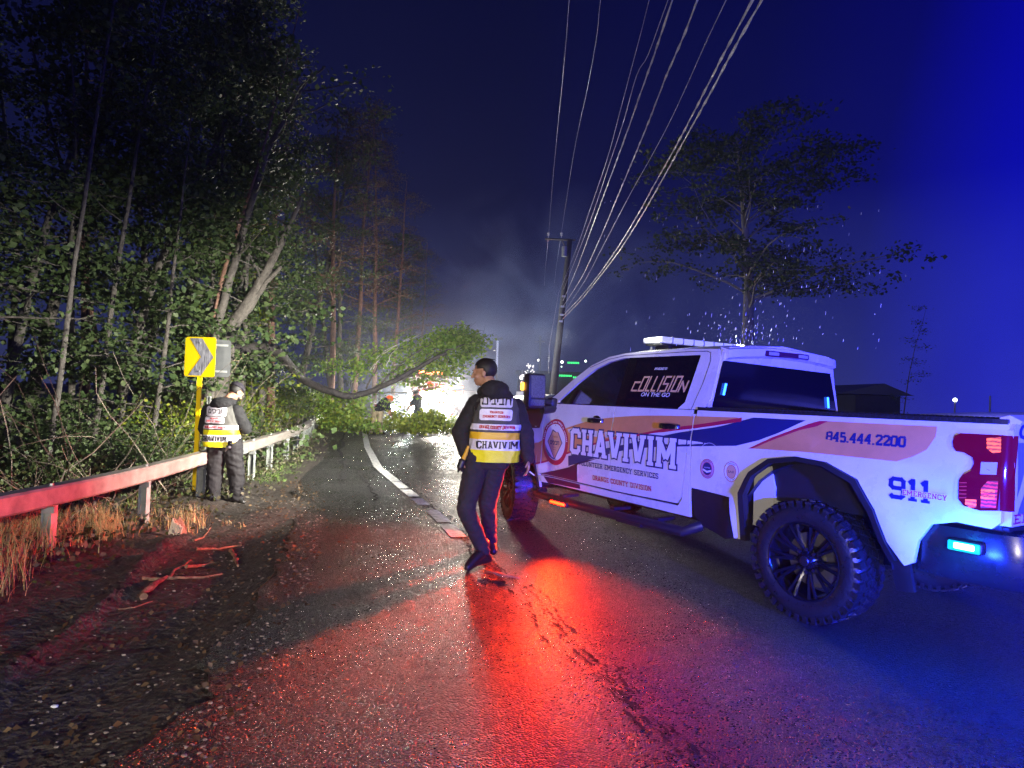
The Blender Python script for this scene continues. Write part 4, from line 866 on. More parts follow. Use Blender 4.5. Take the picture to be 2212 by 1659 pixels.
def hand(mb, wrist, d, palm_n, curl=.5, side=1, s=1.0):
    "palm with five fingers; d = direction of the fingers, palm_n = where the palm faces"
    wrist = Vector(wrist); d = Vector(d).normalized(); n = Vector(palm_n); n = (n - d * n.dot(d)).normalized(); w_ = d.cross(n) * side
    for k in (-1.4, -.5, .5, 1.4): capsule(mb, wrist + w_ * k * .012, wrist + d * .082 * s + w_ * k * .021 * s, .014 * s, .0125 * s, 10)
    for k, L_ in ((-1.5, .072), (-.5, .080), (.5, .075), (1.5, .058)):
        p = wrist + d * .085 * s + w_ * k * .021 * s; dd = d.copy(); r_ = .0095 * s
        for j, f in enumerate((.45, .32, .23)):
            a = curl * (.5 + .4 * j); dd = (dd * math.cos(a) + n * math.sin(a)).normalized(); q = p + dd * L_ * s * f * 1.05; capsule(mb, p, q, r_, r_ * .92, 8); p = q; r_ *= .92
    p = wrist + d * .02 - w_ * .026 * s; q = p + (d * .6 - w_ * .75 + n * .4).normalized() * .04 * s; capsule(mb, p, q, .013 * s, .011 * s, 8); capsule(mb, q, q + (d * .85 - w_ * .2 + n * .5).normalized() * .034 * s, .011 * s, .009 * s, 8)
def boot(mb, ankle, toe, h=.10, heel=.07):
    a, t_ = Vector(ankle), Vector(toe); d = (t_ - a); f = Vector((d.x, d.y, 0)).normalized(); hb = a - f * heel + (t_ - a) * 0
    hz = Vector((hb.x, hb.y, a.z - .075)); chain(mb, [a + Vector((0, 0, .07)), a, hz], [.052, .05, .038]); chain(mb, [a, a.lerp(t_, .5) + Vector((0, 0, .012)), t_], [.048, .045, .034]); chain(mb, [hz, a.lerp(t_, .5) - Vector((0, 0, .025)), t_ - Vector((0, 0, .004))], [.038, .038, .034])
def torso(mb, rows, n=28, close=True, e=.72):
    "rows: (cx, cy, z, half width, half depth, yaw)"
    rings = []
    for cx_, cy_, z, a, b, yw in rows:
        q = []
        for j in range(n):
            t_ = 2 * math.pi * j / n; c, s_ = math.cos(t_), math.sin(t_); X = a * math.copysign(abs(c) ** e, c); Y = b * math.copysign(abs(s_) ** e, s_)
            q.append((cx_ + X * math.cos(yw) - Y * math.sin(yw), cy_ + X * math.sin(yw) + Y * math.cos(yw), z))
        rings.append(q)
    mb.rings(rings)
def vest_on(person, rows, bands, texts, seed):
    "a stiff sleeveless vest lofted round the torso, its bands as separate strips, the printing dropped on to its back"
    def ringat(z, grow=0):
        for r0, r1 in zip(rows, rows[1:]):
            if min(r0[2], r1[2]) - 1e-6 <= z <= max(r0[2], r1[2]) + 1e-6:
                t_ = (z - r0[2]) / (r1[2] - r0[2]); v = [a + (b - a) * t_ for a, b in zip(r0, r1)]; v[2] = z; v[3] += grow; v[4] += grow; return v
        return list(rows[-1])
    n = 64
    def pt(z, j, grow):
        cx_, cy_, _, a, b, yw = ringat(z, grow); t_ = 2 * math.pi * j / n; c, s_ = math.cos(t_), math.sin(t_); e = .72
        X = a * math.copysign(abs(c) ** e, c); Y = b * math.copysign(abs(s_) ** e, s_)
        k = noise.noise(Vector((c * 2 + seed, s_ * 2, z * 7))) * .015 + noise.noise(Vector((c * 5 + z * 4, s_ * 5 + seed, z * 16))) * .011
        X *= 1 + k / max(a, .05); Y *= 1 + k / max(b, .05)
        return Vector((cx_ + X * math.cos(yw) - Y * math.sin(yw), cy_ + X * math.sin(yw) + Y * math.cos(yw), z))
    z0, z1 = rows[0][2], rows[-1][2]
    mb = MB(); mb.rings([[pt(z0 + (z1 - z0) * i / 30, j, 0) for j in range(n)] for i in range(31)])
    base = mb.build('vest', VGR, person, angle=180)
    tree = BVHTree.FromPolygons([Vector(v) for v in mb.v], mb.f)
    for nm, a, b, m in bands:
        q = MB(); k = max(2, int(abs(b - a) / .015)); q.rings([[pt(a + (b - a) * i / k, j, .004) for j in range(n)] for i in range(k + 1)], cap=False); q.build(nm, m, base, angle=180)
    cx_, cy_, _, _, _, yw = ringat((z0 + z1) / 2); yb_ = cy_
    def drop(a, b, off, cxr=None):
        c = ringat(b); x = c[0] + a; h = tree.ray_cast(Vector((x, yb_ - 1.5, b)), Vector((0, 1, 0)))
        if h[0] is None: return Vector((x, c[1], b))
        return h[0] + h[1] * (off + .004) * (1 if h[1].y < 0 else -1)
    for nm, kind, txt, a, b, wd, h, m, off in texts:
        if kind == 'panel': flat(nm, [[(a + p, b + q) for p, q in rrect(wd, h, .02, 4)]], drop, m, base, .03, off)
        elif kind == 'slab': flat(nm, [[(a + p.x, b + p.y) for p in q] for q in slab(txt, h, wd, th=.2)], drop, m, base, .03, off, stack=.0001)
        else: font_on(nm, txt, h, lambda p, q, o_: drop(a + p, b + q, o_), m, base, off, wd=wd, bold=.0015)
    return base
# ---------------- walking volunteer in mid road
p1 = empty('person', (gnd(1042, 1222).x, gnd(1042, 1222).y, 0.004), 'man in jeans and yellow vest walking beside the truck, face turned left', 'person', 'volunteers in reflective vests')
hc = (-.045, .02, 1.665)
mb = MB(); Mh = head(mb, hc, R(78), R(4)); capsule(mb, (-.01, .0, 1.60), (.05, .0, 1.44), .058, .075)
torso(mb, [(.05, 0, .90, .16, .11, 0), (.06, 0, 1.1, .16, .10, .1), (.07, 0, 1.3, .18, .11, .12), (.06, 0, 1.43, .15, .09, .12), (.05, 0, 1.47, .07, .06, 0)])
SH = {'L': [(-.10, .02, 1.39), (-.235, .03, 1.14), (-.175, -.05, .955)], 'R': [(.235, .03, 1.37), (.335, .08, 1.13), (.365, .02, .93)]}
for k in ('L', 'R'): chain(mb, SH[k], [.055, .045, .032])
hand(mb, (.365, .015, .925), (.02, -.12, -1), (-1, -.1, 0), .55, 1, .95); hand(mb, (-.18, -.05, .95), (-.1, -.2, -1), (1, 0, 0), .9, 1, .95)
LEG = {'L': [(-.075, -.02, .93), (-.155, -.12, .50), (.005, -.03, .14)], 'R': [(.085, .03, .93), (.02, .12, .52), (.055, .38, .13)]}
for k in LEG: chain(mb, LEG[k], [.08, .055, .04])
fuse(mb, 'body', SKIN, p1, .0065, 4)
mb = MB(); torso(mb, [(.03, 0, .84, .165, .125, 0), (.05, 0, 1.0, .185, .13, .05), (.07, 0, 1.2, .19, .125, .1), (.07, 0, 1.36, .20, .125, .12), (.06, 0, 1.45, .14, .10, .12), (.04, 0, 1.50, .085, .08, 0)])
for k in ('L', 'R'): chain(mb, SH[k], [.085, .075, .052]); 
fuse(mb, 'jacket', JACK, p1, .010, 5, .006, 8)
mb = MB(); ell(mb, (.055, -.075, 1.515), (.125, .075, .085)); ell(mb, (.0, .02, 1.50), (.10, .11, .06)); ell(mb, (.09, -.05, 1.47), (.13, .08, .05)); fuse(mb, 'hood', JACK, p1, .010, 4, .006, 14, 4)
mb = MB()
for k in ('L', 'R'): chain(mb, LEG[k][:2] + [Vector(LEG[k][1]).lerp(Vector(LEG[k][2]), .55), LEG[k][2]], [.108, .078, .066, .058])
ell(mb, (-.0, 0, .95), (.165, .125, .12)); fuse(mb, 'jeans', JEAN, p1, .009, 4, .006, 11, 2)
mb = MB(); boot(mb, (.005, -.03, .125), (-.115, -.20, .035)); fuse(mb, 'boot', BOOT, p1, .007, 3)
mb = MB(); boot(mb, (.055, .38, .125), (-.02, .55, .035)); fuse(mb, 'boot', BOOT, p1, .007, 3)
def hairbits(Mh, parent, beard=True):
    mb = MB(); bm = bmesh.new(); bmesh.ops.create_uvsphere(bm, u_segments=28, v_segments=18, radius=1)
    for v in bm.verts: v.co = Vector((v.co.x * .0825, v.co.y * .101 - .014, v.co.z * .0925 + .032)) * (1 + .012 * noise.noise(v.co * 9))
    kill = [v for v in bm.verts if (v.co.y > .055 and v.co.z < .062) or v.co.z < -.045 or (v.co.z < .03 and v.co.y > -.0)]
    bmesh.ops.delete(bm, geom=kill, context='VERTS'); mb.bm(bm, Mh); h = mb.build('hair', HAIR, parent); so = h.modifiers.new('s', 'SOLIDIFY'); so.thickness = .006; so.offset = 0
hairbits(Mh, p1)
mb = MB()
for sx in (-1,): 
    for z in (.0,): mb.box(Mh @ Vector((.034, .092, .020)), (.03, .004, .006), Mh.to_3x3()); mb.box(Mh @ Vector((-.034, .092, .020)), (.03, .004, .006), Mh.to_3x3())
for sx in (-1, 1):
    ell(mb, Mh @ Vector((sx * .032, .089, .004)), (.007, .004, .005), Mh.to_3x3())
mb.build('eyes', HAIR, p1)
mb = MB(); rings = [[Mh @ Vector((.072 * math.cos(t_) * k, .072 * math.sin(t_) * k - .03, .112 + .012 * (1 - k))) for t_ in [2 * math.pi * j / 20 for j in range(20)]] for k in (1, .7, .3, .02)]; mb.rings(rings, cap=False)
mb.build('skullcap', JACK, p1)
rows = [(.065, 0, .90, .212, .155, 0), (.07, 0, 1.0, .212, .152, 0), (.07, 0, 1.2, .208, .145, .05), (.075, .0, 1.36, .195, .14, .08), (.075, .01, 1.44, .165, .12, .08), (.07, .02, 1.475, .11, .09, .1)]
vest_on(p1, rows, [('yellow_band', .885 + .018, 1.005, VY), ('silver_band', 1.005, 1.095, VSI), ('amber_band', 1.095, 1.155, VOR), ('silver_band', 1.175, 1.225, VSI)],
 [('back_panel', 'panel', '', .0, 1.425, .27, .12, VSI, .003), ('back_panel', 'panel', '', .0, 1.305, .275, .095, VSI, .003),
  ('print', 'font', 'םיביבח', .0, 1.385, .24, .11, BLKT, .008), ('print', 'slab', 'VOLUNTEER', -.055, 1.315, .12, .022, REDT, .008), ('print', 'slab', 'EMERGENCY SERVICES', -.11, 1.278, .22, .022, REDT, .008),
  ('print', 'slab', 'ORANGE COUNTY DIVISION', -.13, 1.187, .29, .027, REDT, .008), ('print', 'slab', 'CHAVIVIM', -.145, 1.02, .335, .062, BLKT, .008)], 3)
p1.scale = (1.06, 1.06, 1.06)
# things in his hands
gl_ = empty('glove', p1.location + Vector((-.19, -.13, .955)), 'black work glove with a yellow cuff held by the walking man', 'glove')
mb = MB(); capsule(mb, (-.02, -.02, .0), (-.035, -.03, -.05), .034, .03); capsule(mb, (-.03, -.02, -.045), (-.015, -.03, -.085), .012, .010); capsule(mb, (-.045, -.02, -.045), (-.05, -.03, -.09), .012, .010); fuse(mb, 'palm', BLACKP, gl_, .006, 2)
mb = MB(); mb.tube([(-.01, -.02, .02), (.01, -.01, .07), (.03, 0, .14)], [.022, .017, .012], 10); mb.build('cuff', mat('amber_rubber', (.8, .42, .02), .5), gl_)
cg = MB(); cg.tube([(0, 0, 0), (.045, -.02, -.03)], .006, 8); ci_ = cg.build('cigarette', mat('white_paper', (.8, .8, .78), .7)); ci_.location = p1.location + Vector((.40, -.05, .875)); tag(ci_, 'short white cigarette between the fingers of the walking man', 'cigarette')
# ---------------- volunteer standing at the guardrail
p2 = empty('person', (gnd(485, 1083).x, gnd(485, 1083).y, -.07), 'man in baggy charcoal trousers and vest standing at the guardrail, head bowed', 'person', 'volunteers in reflective vests')
mb = MB(); Mh = head(mb, (.055, .09, 1.555), R(-32), R(34)); capsule(mb, (.0, .03, 1.49), (-.06, -.03, 1.36), .056, .075)
torso(mb, [(-.05, 0, .86, .16, .12, 0), (-.08, 0, 1.1, .17, .11, 0), (-.10, 0, 1.32, .16, .10, 0), (-.09, 0, 1.40, .09, .07, 0)])
S2 = {'L': [(-.27, .0, 1.30), (-.345, .06, 1.04), (-.22, .28, 1.05)], 'R': [(.10, .02, 1.30), (.21, .08, 1.06), (.12, .30, 1.12)]}
for k in S2: chain(mb, S2[k], [.055, .045, .032])
hand(mb, (.11, .31, 1.13), (-.5, .6, .3), (0, 0, 1), .7, 1); hand(mb, (-.2, .29, 1.06), (.7, .5, .1), (0, 0, 1), .8, 1)
L2 = {'L': [(-.13, 0, .86), (-.16, .02, .46), (-.155, .0, .10)], 'R': [(.06, .03, .86), (.115, .06, .46), (.135, .08, .12)]}
for k in L2: chain(mb, L2[k], [.08, .055, .04])
fuse(mb, 'body', SKIN, p2, .0075, 4)
mb = MB(); torso(mb, [(-.06, 0, .82, .19, .145, 0), (-.07, 0, 1.0, .20, .14, 0), (-.09, 0, 1.2, .205, .14, 0), (-.10, 0, 1.31, .19, .125, 0), (-.09, 0, 1.39, .11, .10, 0)])
for k in S2: chain(mb, S2[k], [.088, .082, .055])
fuse(mb, 'jacket', JACK, p2, .011, 5, .006, 8, 7)
mb = MB(); ell(mb, (-.07, -.08, 1.40), (.135, .09, .085)); ell(mb, (-.03, .01, 1.42), (.12, .12, .07)); ell(mb, (-.13, -.07, 1.38), (.09, .08, .06)); fuse(mb, 'hood', JACK, p2, .011, 4, .006, 14, 6)
mb = MB()
for k in L2: chain(mb, L2[k][:2] + [L2[k][2]], [.125, .105, .082])
ell(mb, (-.03, 0, .88), (.19, .15, .13)); fuse(mb, 'trousers', TROU, p2, .010, 4, .009, 7, 3)
for a, t_ in (((-.155, .0, .09), (-.10, -.10, .03)), ((.135, .08, .115), (.23, .05, .06))):
    mb = MB(); boot(mb, a, t_, heel=.06); fuse(mb, 'shoe', BOOT, p2, .008, 3)
hairbits(Mh, p2)
mb = MB(); bm = bmesh.new(); bmesh.ops.create_uvsphere(bm, u_segments=26, v_segments=14, radius=1)
for v in bm.verts: v.co = Vector((v.co.x * .094, v.co.y * .106 - .022, v.co.z * .092 + .050))
bmesh.ops.delete(bm, geom=[v for v in bm.verts if v.co.z < .038], context='VERTS'); mb.bm(bm, Mh); k_ = mb.build('skullcap', mat('black_velvet', (.010, .007, .014), .8), p2); so = k_.modifiers.new('s', 'SOLIDIFY'); so.thickness = .006
mb = MB(); ell(mb, Mh @ Vector((0, .06, -.085)), (.045, .035, .035), Mh.to_3x3()); ell(mb, Mh @ Vector((-.03, .05, -.06)), (.036, .03, .03), Mh.to_3x3()); ell(mb, Mh @ Vector((.03, .05, -.06)), (.036, .03, .03), Mh.to_3x3()); fuse(mb, 'beard', HAIR, p2, .006, 2)
rows = [(-.085, 0, .81, .205, .17, .1), (-.075, 0, .90, .225, .17, .08), (-.075, 0, 1.1, .218, .162, .05), (-.085, 0, 1.25, .20, .155, 0), (-.09, .0, 1.34, .185, .13, 0), (-.09, .01, 1.385, .13, .09, 0)]
vest_on(p2, rows, [('yellow_band', .815, .885, VY), ('silver_band', .885, .975, VSI), ('yellow_band', .975, 1.04, VY), ('silver_band', 1.055, 1.105, VSI)],
 [('back_panel', 'panel', '', -.015, 1.29, .27, .125, VSI, .003), ('back_panel', 'panel', '', -.035, 1.175, .265, .085, VSI, .003),
  ('print', 'font', 'םיביבח', -.01, 1.262, .22, .10, BLKT, .008), ('print', 'slab', 'VOLUNTEER', -.09, 1.185, .11, .02, REDT, .008), ('print', 'slab', 'EMERGENCY SERVICES', -.14, 1.15, .21, .02, REDT, .008),
  ('print', 'slab', 'ORANGE COUNTY DIVISION', -.165, 1.065, .28, .028, REDT, .008), ('print', 'slab', 'CHAVIVIM', -.195, .895, .33, .066, BLKT, .008)], 8)
rad_ = empty('two_way_radio', p2.location + Vector((.115, -.175, .845)), 'black two way radio clipped at the belt of the man by the guardrail', 'radio')
mb = MB(); mb.box((0, 0, 0), (.055, .03, .13), b=.008); mb.build('casing', BLACKG, rad_); mb = MB(); mb.tube([(-.03, 0, .0), (-.055, -.01, -.08)], .012, 8); mb.build('antenna', BLACKP, rad_)
mb = MB(); mb.box((.008, -.0165, -.02), (.03, .004, .03)); mb.build('keypad', mat('grey_keys', (.25, .22, .28), .5), rad_)
# ---------------- two workers near the fallen tree
def worker(u, v, Y, label, bend, hel, pants, h=1.75, flip=1):
    p = empty('person', (at(u, v, Y).x, Y, 0), label, 'person', 'workers clearing the fallen tree')
    ft = .18; hip = Vector((0, 0, .88)); sh = hip + Vector((.28 * flip * bend, -.1 * bend, .52 - .2 * bend)); hd = sh + Vector((.16 * flip * bend, -.05, .22 - .10 * bend))
    mb = MB(); head(mb, hd, R(-60 * flip), R(25)); capsule(mb, hd - Vector((0, 0, .08)), sh, .055, .08); capsule(mb, hip, sh, .12, .15)
    arms = [[sh + Vector((.10 * s, -.05, 0)), sh + Vector((.18 * s * .4 + .15 * flip, -.2, -.25)), sh + Vector((.30 * flip, -.32, -.42 + .06 * s))] for s in (-1, 1)]
    legs = [[hip + Vector((.09 * s, 0, 0)), Vector((.13 * s - .03 * flip, -.08 * s, .47)), Vector((.15 * s, .12 * s, .11))] for s in (-1, 1)]
    for a in arms: chain(mb, a, [.055, .045, .033]); hand(mb, a[2], (.4 * flip, -.5, -.6), (-flip, 0, 0), .8, 1)
    for l_ in legs: chain(mb, l_, [.08, .055, .04])
    fuse(mb, 'body', SKIN, p, .014, 3)
    mb = MB(); capsule(mb, hip + Vector((0, 0, .05)), sh, .155, .19)
    for a in arms: chain(mb, a[:2], [.085, .07])
    fuse(mb, 'shirt', mat('dark_navy_shirt', (.010, .012, .02), .8), p, .016, 3, .01, 6, 1)
    mb = MB()
    for l_ in legs: chain(mb, l_, [.125, .10, .085])
    ell(mb, hip, (.17, .14, .13)); fuse(mb, 'trousers', pants, p, .016, 3, .012, 6, 2)
    for l_ in legs: mb = MB(); boot(mb, l_[2], l_[2] + Vector((.14 * flip, -.10, -.07))); fuse(mb, 'boot', BOOT, p, .014, 2)
    mb = MB(); mb.lathe([(.155, -.005), (.15, .01), (.125, .02), (.118, .07), (.08, .115), (.03, .135), (.001, .138)], Matrix.Translation(hd + Vector((.0, 0, .02))) @ Matrix.Rotation(R(25) * flip, 4, 'Y'), 24); hm = mb.build('helmet', hel, p)
    if bend > .5:
        mb = MB(); mb.lathe([(.165, -.03), (.172, 0), (.165, .03)], Matrix.Translation(hip + Vector((.05 * flip, 0, .12))) @ Matrix.Rotation(R(28) * flip, 4, 'Y'), 20); mb.build('belt', mat('red_strap', (.5, .02, .02), .6), p)
    return p
worker(815, 922, 23.6, 'bent over worker in an orange helmet and tan trousers under the fallen trunk', 1.0, mat('orange_helmet', (.9, .12, .02), .35), mat('tan_bunker_trousers', (.30, .24, .16), .7, var=.2, vscale=6))
worker(903, 920, 27, 'worker in dark clothing silhouetted against the headlights behind the fallen tree', .25, mat('black_helmet', (.02, .02, .02), .3), JEAN, flip=-1)
# ================================================================== trees
BARK = mat('grey_bark', (.05, .042, .036), .85, base2=(.13, .115, .10), vscale=9, detail=6, bump=.02, bscale=25)
BARKR = mat('brown_bark', (.12, .06, .04), .8, base2=(.24, .13, .09), vscale=9, detail=6, bump=.02, bscale=25)
def leafmat(name, a, b, c):
    m = bpy.data.materials.new(name); m.use_nodes = True; t = m.node_tree; p = t.nodes['Principled BSDF']
    gm = t.nodes.new('ShaderNodeNewGeometry'); r = t.nodes.new('ShaderNodeValToRGB'); e = r.color_ramp.elements; e[0].color = (*a, 1); e[1].color = (*c, 1); e.new(.5).color = (*b, 1)
    t.links.new(gm.outputs['Random Per Island'], r.inputs[0]); t.links.new(r.outputs[0], p.inputs['Base Color']); p.inputs['Roughness'].default_value = .5; p.inputs['Specular IOR Level'].default_value = .25
    tl = t.nodes.new('ShaderNodeBsdfTranslucent'); t.links.new(r.outputs[0], tl.inputs[0]); mx = t.nodes.new('ShaderNodeMixShader'); mx.inputs[0].default_value = .3
    o = t.nodes['Material Output']; t.links.new(p.outputs[0], mx.inputs[1]); t.links.new(tl.outputs[0], mx.inputs[2]); t.links.new(mx.outputs[0], o.inputs[0]); return m
LG = leafmat('leaf_green', (.040, .070, .024), (.068, .105, .036), (.11, .145, .058))
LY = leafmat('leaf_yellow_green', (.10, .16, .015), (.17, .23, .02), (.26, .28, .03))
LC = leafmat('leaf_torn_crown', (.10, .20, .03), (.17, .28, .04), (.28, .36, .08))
LR = leafmat('leaf_brownish', (.07, .055, .03), (.10, .07, .045), (.12, .10, .05))
def leaf_mesh(name, C, nper, spread, size, rs, flatn=.55):
    "C: cluster centres (n,3). Folded kites scattered round each centre."
    C = np.asarray(C, float); n = len(C) * nper; P = np.repeat(C, nper, 0) + rs.normal(0, 1, (n, 3)) * np.array(spread)
    nm = rs.normal(0, 1, (n, 3)) * (1 - flatn) + np.array([0, -.25, 1]) * flatn; nm /= np.linalg.norm(nm, axis=1)[:, None]
    a = rs.normal(0, 1, (n, 3)); a[:, 2] -= .5; a -= nm * (a * nm).sum(1)[:, None]; a /= np.linalg.norm(a, axis=1)[:, None]; b = np.cross(nm, a)
    s = (size * rs.uniform(.6, 1.35, n))[:, None]
    v = np.stack([P - a * s * .5, P + b * s * .42 + nm * s * .12, P + a * s * .55, P - b * s * .42 + nm * s * .12], 1).reshape(-1, 3)
    me = bpy.data.meshes.new(name); me.vertices.add(4 * n); me.vertices.foreach_set('co', v.astype(np.float32).ravel())
    i = np.arange(n) * 4; tri = np.stack([i, i + 1, i + 2, i, i + 2, i + 3], 1).ravel()
    me.loops.add(6 * n); me.loops.foreach_set('vertex_index', tri.astype(np.int32)); me.polygons.add(2 * n)
    me.polygons.foreach_set('loop_start', (np.arange(2 * n) * 3).astype(np.int32)); me.polygons.foreach_set('loop_total', np.full(2 * n, 3, np.int32)); me.update(); me.validate(); return me
def limb(mb, p, d, L, r0, rs, droop=.0, n=6, wob=.18, sides=5):
    pts = [Vector(p)]; d = Vector(d).normalized()
    for i in range(n):
        d = (d + Vector(rs.normal(0, wob, 3)) * .6 + Vector((0, 0, -droop))).normalized(); pts.append(pts[-1] + d * L / n)
    mb.tube(pts, [max(.004, r0 * (1 - .85 * i / n)) for i in range(n + 1)], sides); return pts
def make_tree(seed, h, r0, lean, lo, spread, nb, lm, leaf=.10, dens=15, bark=BARK):
    rs = np.random.RandomState(seed); root = empty('tree', (0, 0, 0), '', 'tree')
    mb = MB(); pts = []; n = 12; p = Vector((0, 0, -.2)); d = Vector((lean[0], lean[1], 1)).normalized()
    for i in range(n + 1): pts.append(p.copy()); d = (d + Vector((rs.normal(0, .035), rs.normal(0, .035), 0))).normalized(); p = p + d * (h + .2) / n
    mb.tube(pts, [r0 * (1.15 if i == 0 else 1) * (1 - .88 * i / n) for i in range(n + 1)], 9); mb.build('trunk', bark, root)
    mb = MB(); C = []
    for k in range(nb):
        t = lo + (1 - lo) * (k + rs.uniform(0, 1)) / nb; i = min(n - 1, int(t * n)); q = pts[i].lerp(pts[i + 1], t * n - i); az = rs.uniform(0, 2 * math.pi)
        L = spread * (1.15 - .75 * t) * rs.uniform(.6, 1.15); bp_ = limb(mb, q, (math.cos(az), math.sin(az), .25 + .5 * t), L, r0 * .3 * (1.1 - t), rs, .05)
        for j in range(2, 7):
            C.append(bp_[j] + Vector((0, 0, .05)))
            if rs.rand() < .8:
                a2 = az + rs.choice([-1, 1]) * rs.uniform(.5, 1.2); tw = limb(mb, bp_[j], (math.cos(a2), math.sin(a2), .1), L * .35, .012, rs, .08, 3, sides=4)
                C += [tw[2], tw[3]]
    mb.build('branches', bark, root)
    if dens:
        me = leaf_mesh('crown', C, dens, (.24, .24, .11), leaf, rs); o = bpy.data.objects.new('crown', me); col.objects.link(o); me.materials.append(lm); o.parent = root
    return root
V = [make_tree(1, 11, .12, (.02, 0), .12, 2.6, 30, LG), make_tree(2, 13, .16, (-.03, .02), .2, 3.0, 30, LG), make_tree(3, 9, .07, (.04, 0), .08, 2.2, 26, LG, .12),
     make_tree(4, 14, .15, (.02, 0), .35, 2.6, 22, LR, .09, 12, BARKR), make_tree(5, 7, .06, (-.05, 0), .08, 2.0, 24, LY, .10), make_tree(6, 12, .10, (.06, 0), .3, 2.0, 18, LG, .10, 10),
     make_tree(7, 11, .05, (.03, 0), .3, 1.0, 12, LG, .1, 4), make_tree(8, 12, .07, (-.02, 0), .4, 1.2, 12, LG, .1, 0, BARKR)]
TL_ = [ # u of the foot, depth, variant, scale, words
 (8, 11.5, 0, .9, 'leafy tree at the far left edge of the wood with a thick grey trunk'), (100, 10.2, 6, 1.0, 'slim bare stemmed sapling near the guardrail at the far left'), (195, 11.8, 6, 1.15, 'slender pale trunk with sparse leaves left of the brambles'),
 (60, 14.5, 1, 1, 'big dark tree deep in the wood at the left'), (150, 13, 2, 1.1, 'bushy young maple left of the chevron sign'), (250, 13.2, 0, 1, 'leafy maple with layered foliage left of the chevron sign'), (310, 14.8, 5, 1, 'thin tree with an open crown behind the brambles'),
 (345, 12.3, 2, .8, 'small maple just left of the chevron sign'), (380, 17, 1, 1.05, 'tall broad tree standing behind the chevron sign'), (432, 13.6, 7, 1.0, 'bare straight stem rising behind the chevron sign'), (-90, 10, 1, .9, 'tree cut off by the left picture edge, low branches'), (-60, 13, 0, 1.1, 'tree cut off by the left picture edge, deeper in the wood'),
 (570, 15.5, 2, 1.1, 'young maple right of the leaning trunks'), (620, 17.5, 0, .9, 'leafy tree between the leaning trunks and the road bend'), (655, 19, 5, 1, 'thin tree with open crown above the guardrail end'), (690, 21, 3, .95, 'reddish bare trunk tree above the end of the guardrail'), (705, 18.4, 4, 1, 'small bright yellow green tree near the end of the guardrail'),
 (742, 24, 3, 1, 'reddish trunk with brown leaves above the fallen trunk'), (770, 26, 1, .9, 'paired grey trunk tree behind the fallen trunk'), (800, 28, 3, 1, 'brown leaved tree left of the bent over worker'), (832, 31, 3, 1.05, 'reddish trunk just above the bent over worker'), (862, 34, 3, 1, 'brown leaved tree at the right end of the wood'),
 (880, 40, 1, 1, 'dark tree furthest along the road bend'), (720, 30, 1, 1, 'large dim tree deep behind the reddish trunks'), (640, 25, 1, 1.1, 'large dim tree deep behind the young maples'), (560, 22, 0, 1.2, 'dim leafy tree deep behind the leaning trunks'), (480, 21, 3, 1.1, 'dim brown leaved tree deep behind the two signs'),
 (290, 20, 1, 1.1, 'dim broad tree in the depth of the wood left of the signs'), (180, 19, 3, 1.1, 'dim brown leaved tree in the depth of the left wood'), (30, 18, 5, 1.2, 'dim open crowned tree in the depth at the far left'), (520, 16.5, 5, .9, 'thin open tree just behind the leaning trunks'), (225, 16, 7, 1.1, 'bare reddish stem among maples left of the sign'),
 (660, 22.5, 2, 1, 'leafy low tree hanging over the bend'), (815, 36, 2, 1.2, 'leafy tree low behind the reddish trunks'), (905, 50, 3, 1.1, 'last brown tree above the emergency lights')]
first = set()
ti = 0
for u, Y, vi, s, lab in TL_:
    Y, s = (Y * 1.35, s * 1.2) if Y >= 23 else (Y, s); X = at(u, 850, Y).x; X = min(X, lin(RAIL, Y) - ((2.4 if vi in (0, 1, 2, 4) else 1.4) if Y < 23 else .3)); rt = V[vi]
    o = rt if vi not in first else copy_tree(rt); first.add(vi); ti += 1
    o.location = (X, Y, G(X, Y)); o.rotation_euler = (0, 0, (ti * 2.4) % 6.28 if vi not in (6,) else .3 * ti); o.scale = (s, s, s * (1 + .08 * math.sin(ti))); tag(o, lab, 'tree', 'trees of the roadside wood')
# the pair of leaning trunks behind the signs
def pixtube(mb, pts, Y, r0, r1, n=10, wob=0):
    P = [at(u, v, Y if not isinstance(Y, (list, tuple)) else Y[i]) for i, (u, v) in enumerate(pts)]; Q = []
    for i in range(len(P) - 1):
        for k in range(4): Q.append(P[i].lerp(P[i + 1], k / 4) + Vector((rng.uniform(-1, 1), rng.uniform(-1, 1), rng.uniform(-1, 1))) * wob)
    Q.append(P[-1]); m = len(Q) - 1; mb.tube(Q, [r0 + (r1 - r0) * i / m for i in range(m + 1)], n); return Q
def lean_tree(pts, Y, r0, r1, label, side=None):
    rt = empty('leaning_tree', at(*pts[0], Y), label, 'tree', 'leaning trunks behind the signs'); o0 = rt.location.copy(); mb = MB(); P = pixtube(mb, pts, Y, r0, r1, 10, .015)
    mb.v = [tuple(Vector(v) - o0) for v in mb.v]; mb.build('trunk', BARK, rt)
    rs = np.random.RandomState(int(pts[0][0])); mb = MB(); C = []
    if side:
        pixtube(mb, side, Y, r0 * .55, r1, 8, .01); mb.v = [tuple(Vector(v) - o0) for v in mb.v]
    for k in range(8):
        q = P[len(P) // 3 + (k * len(P) // 14)] - o0; az = rs.uniform(0, 6.28); b_ = limb(mb, q, (math.cos(az), math.sin(az), .5), 1.6, .025, rs, .03); C += b_[3:]
    mb.build('branches', BARK, rt); me = leaf_mesh('crown', C, 14, (.25, .25, .12), .1, rs); o = bpy.data.objects.new('crown', me); col.objects.link(o); me.materials.append(LG); o.parent = rt
lean_tree([(452, 860), (468, 710), (500, 590), (540, 450), (575, 330), (620, 245), (660, 180), (702, 143)], 13.5, .10, .02, 'tall thin trunk leaning right behind the yellow chevron sign')
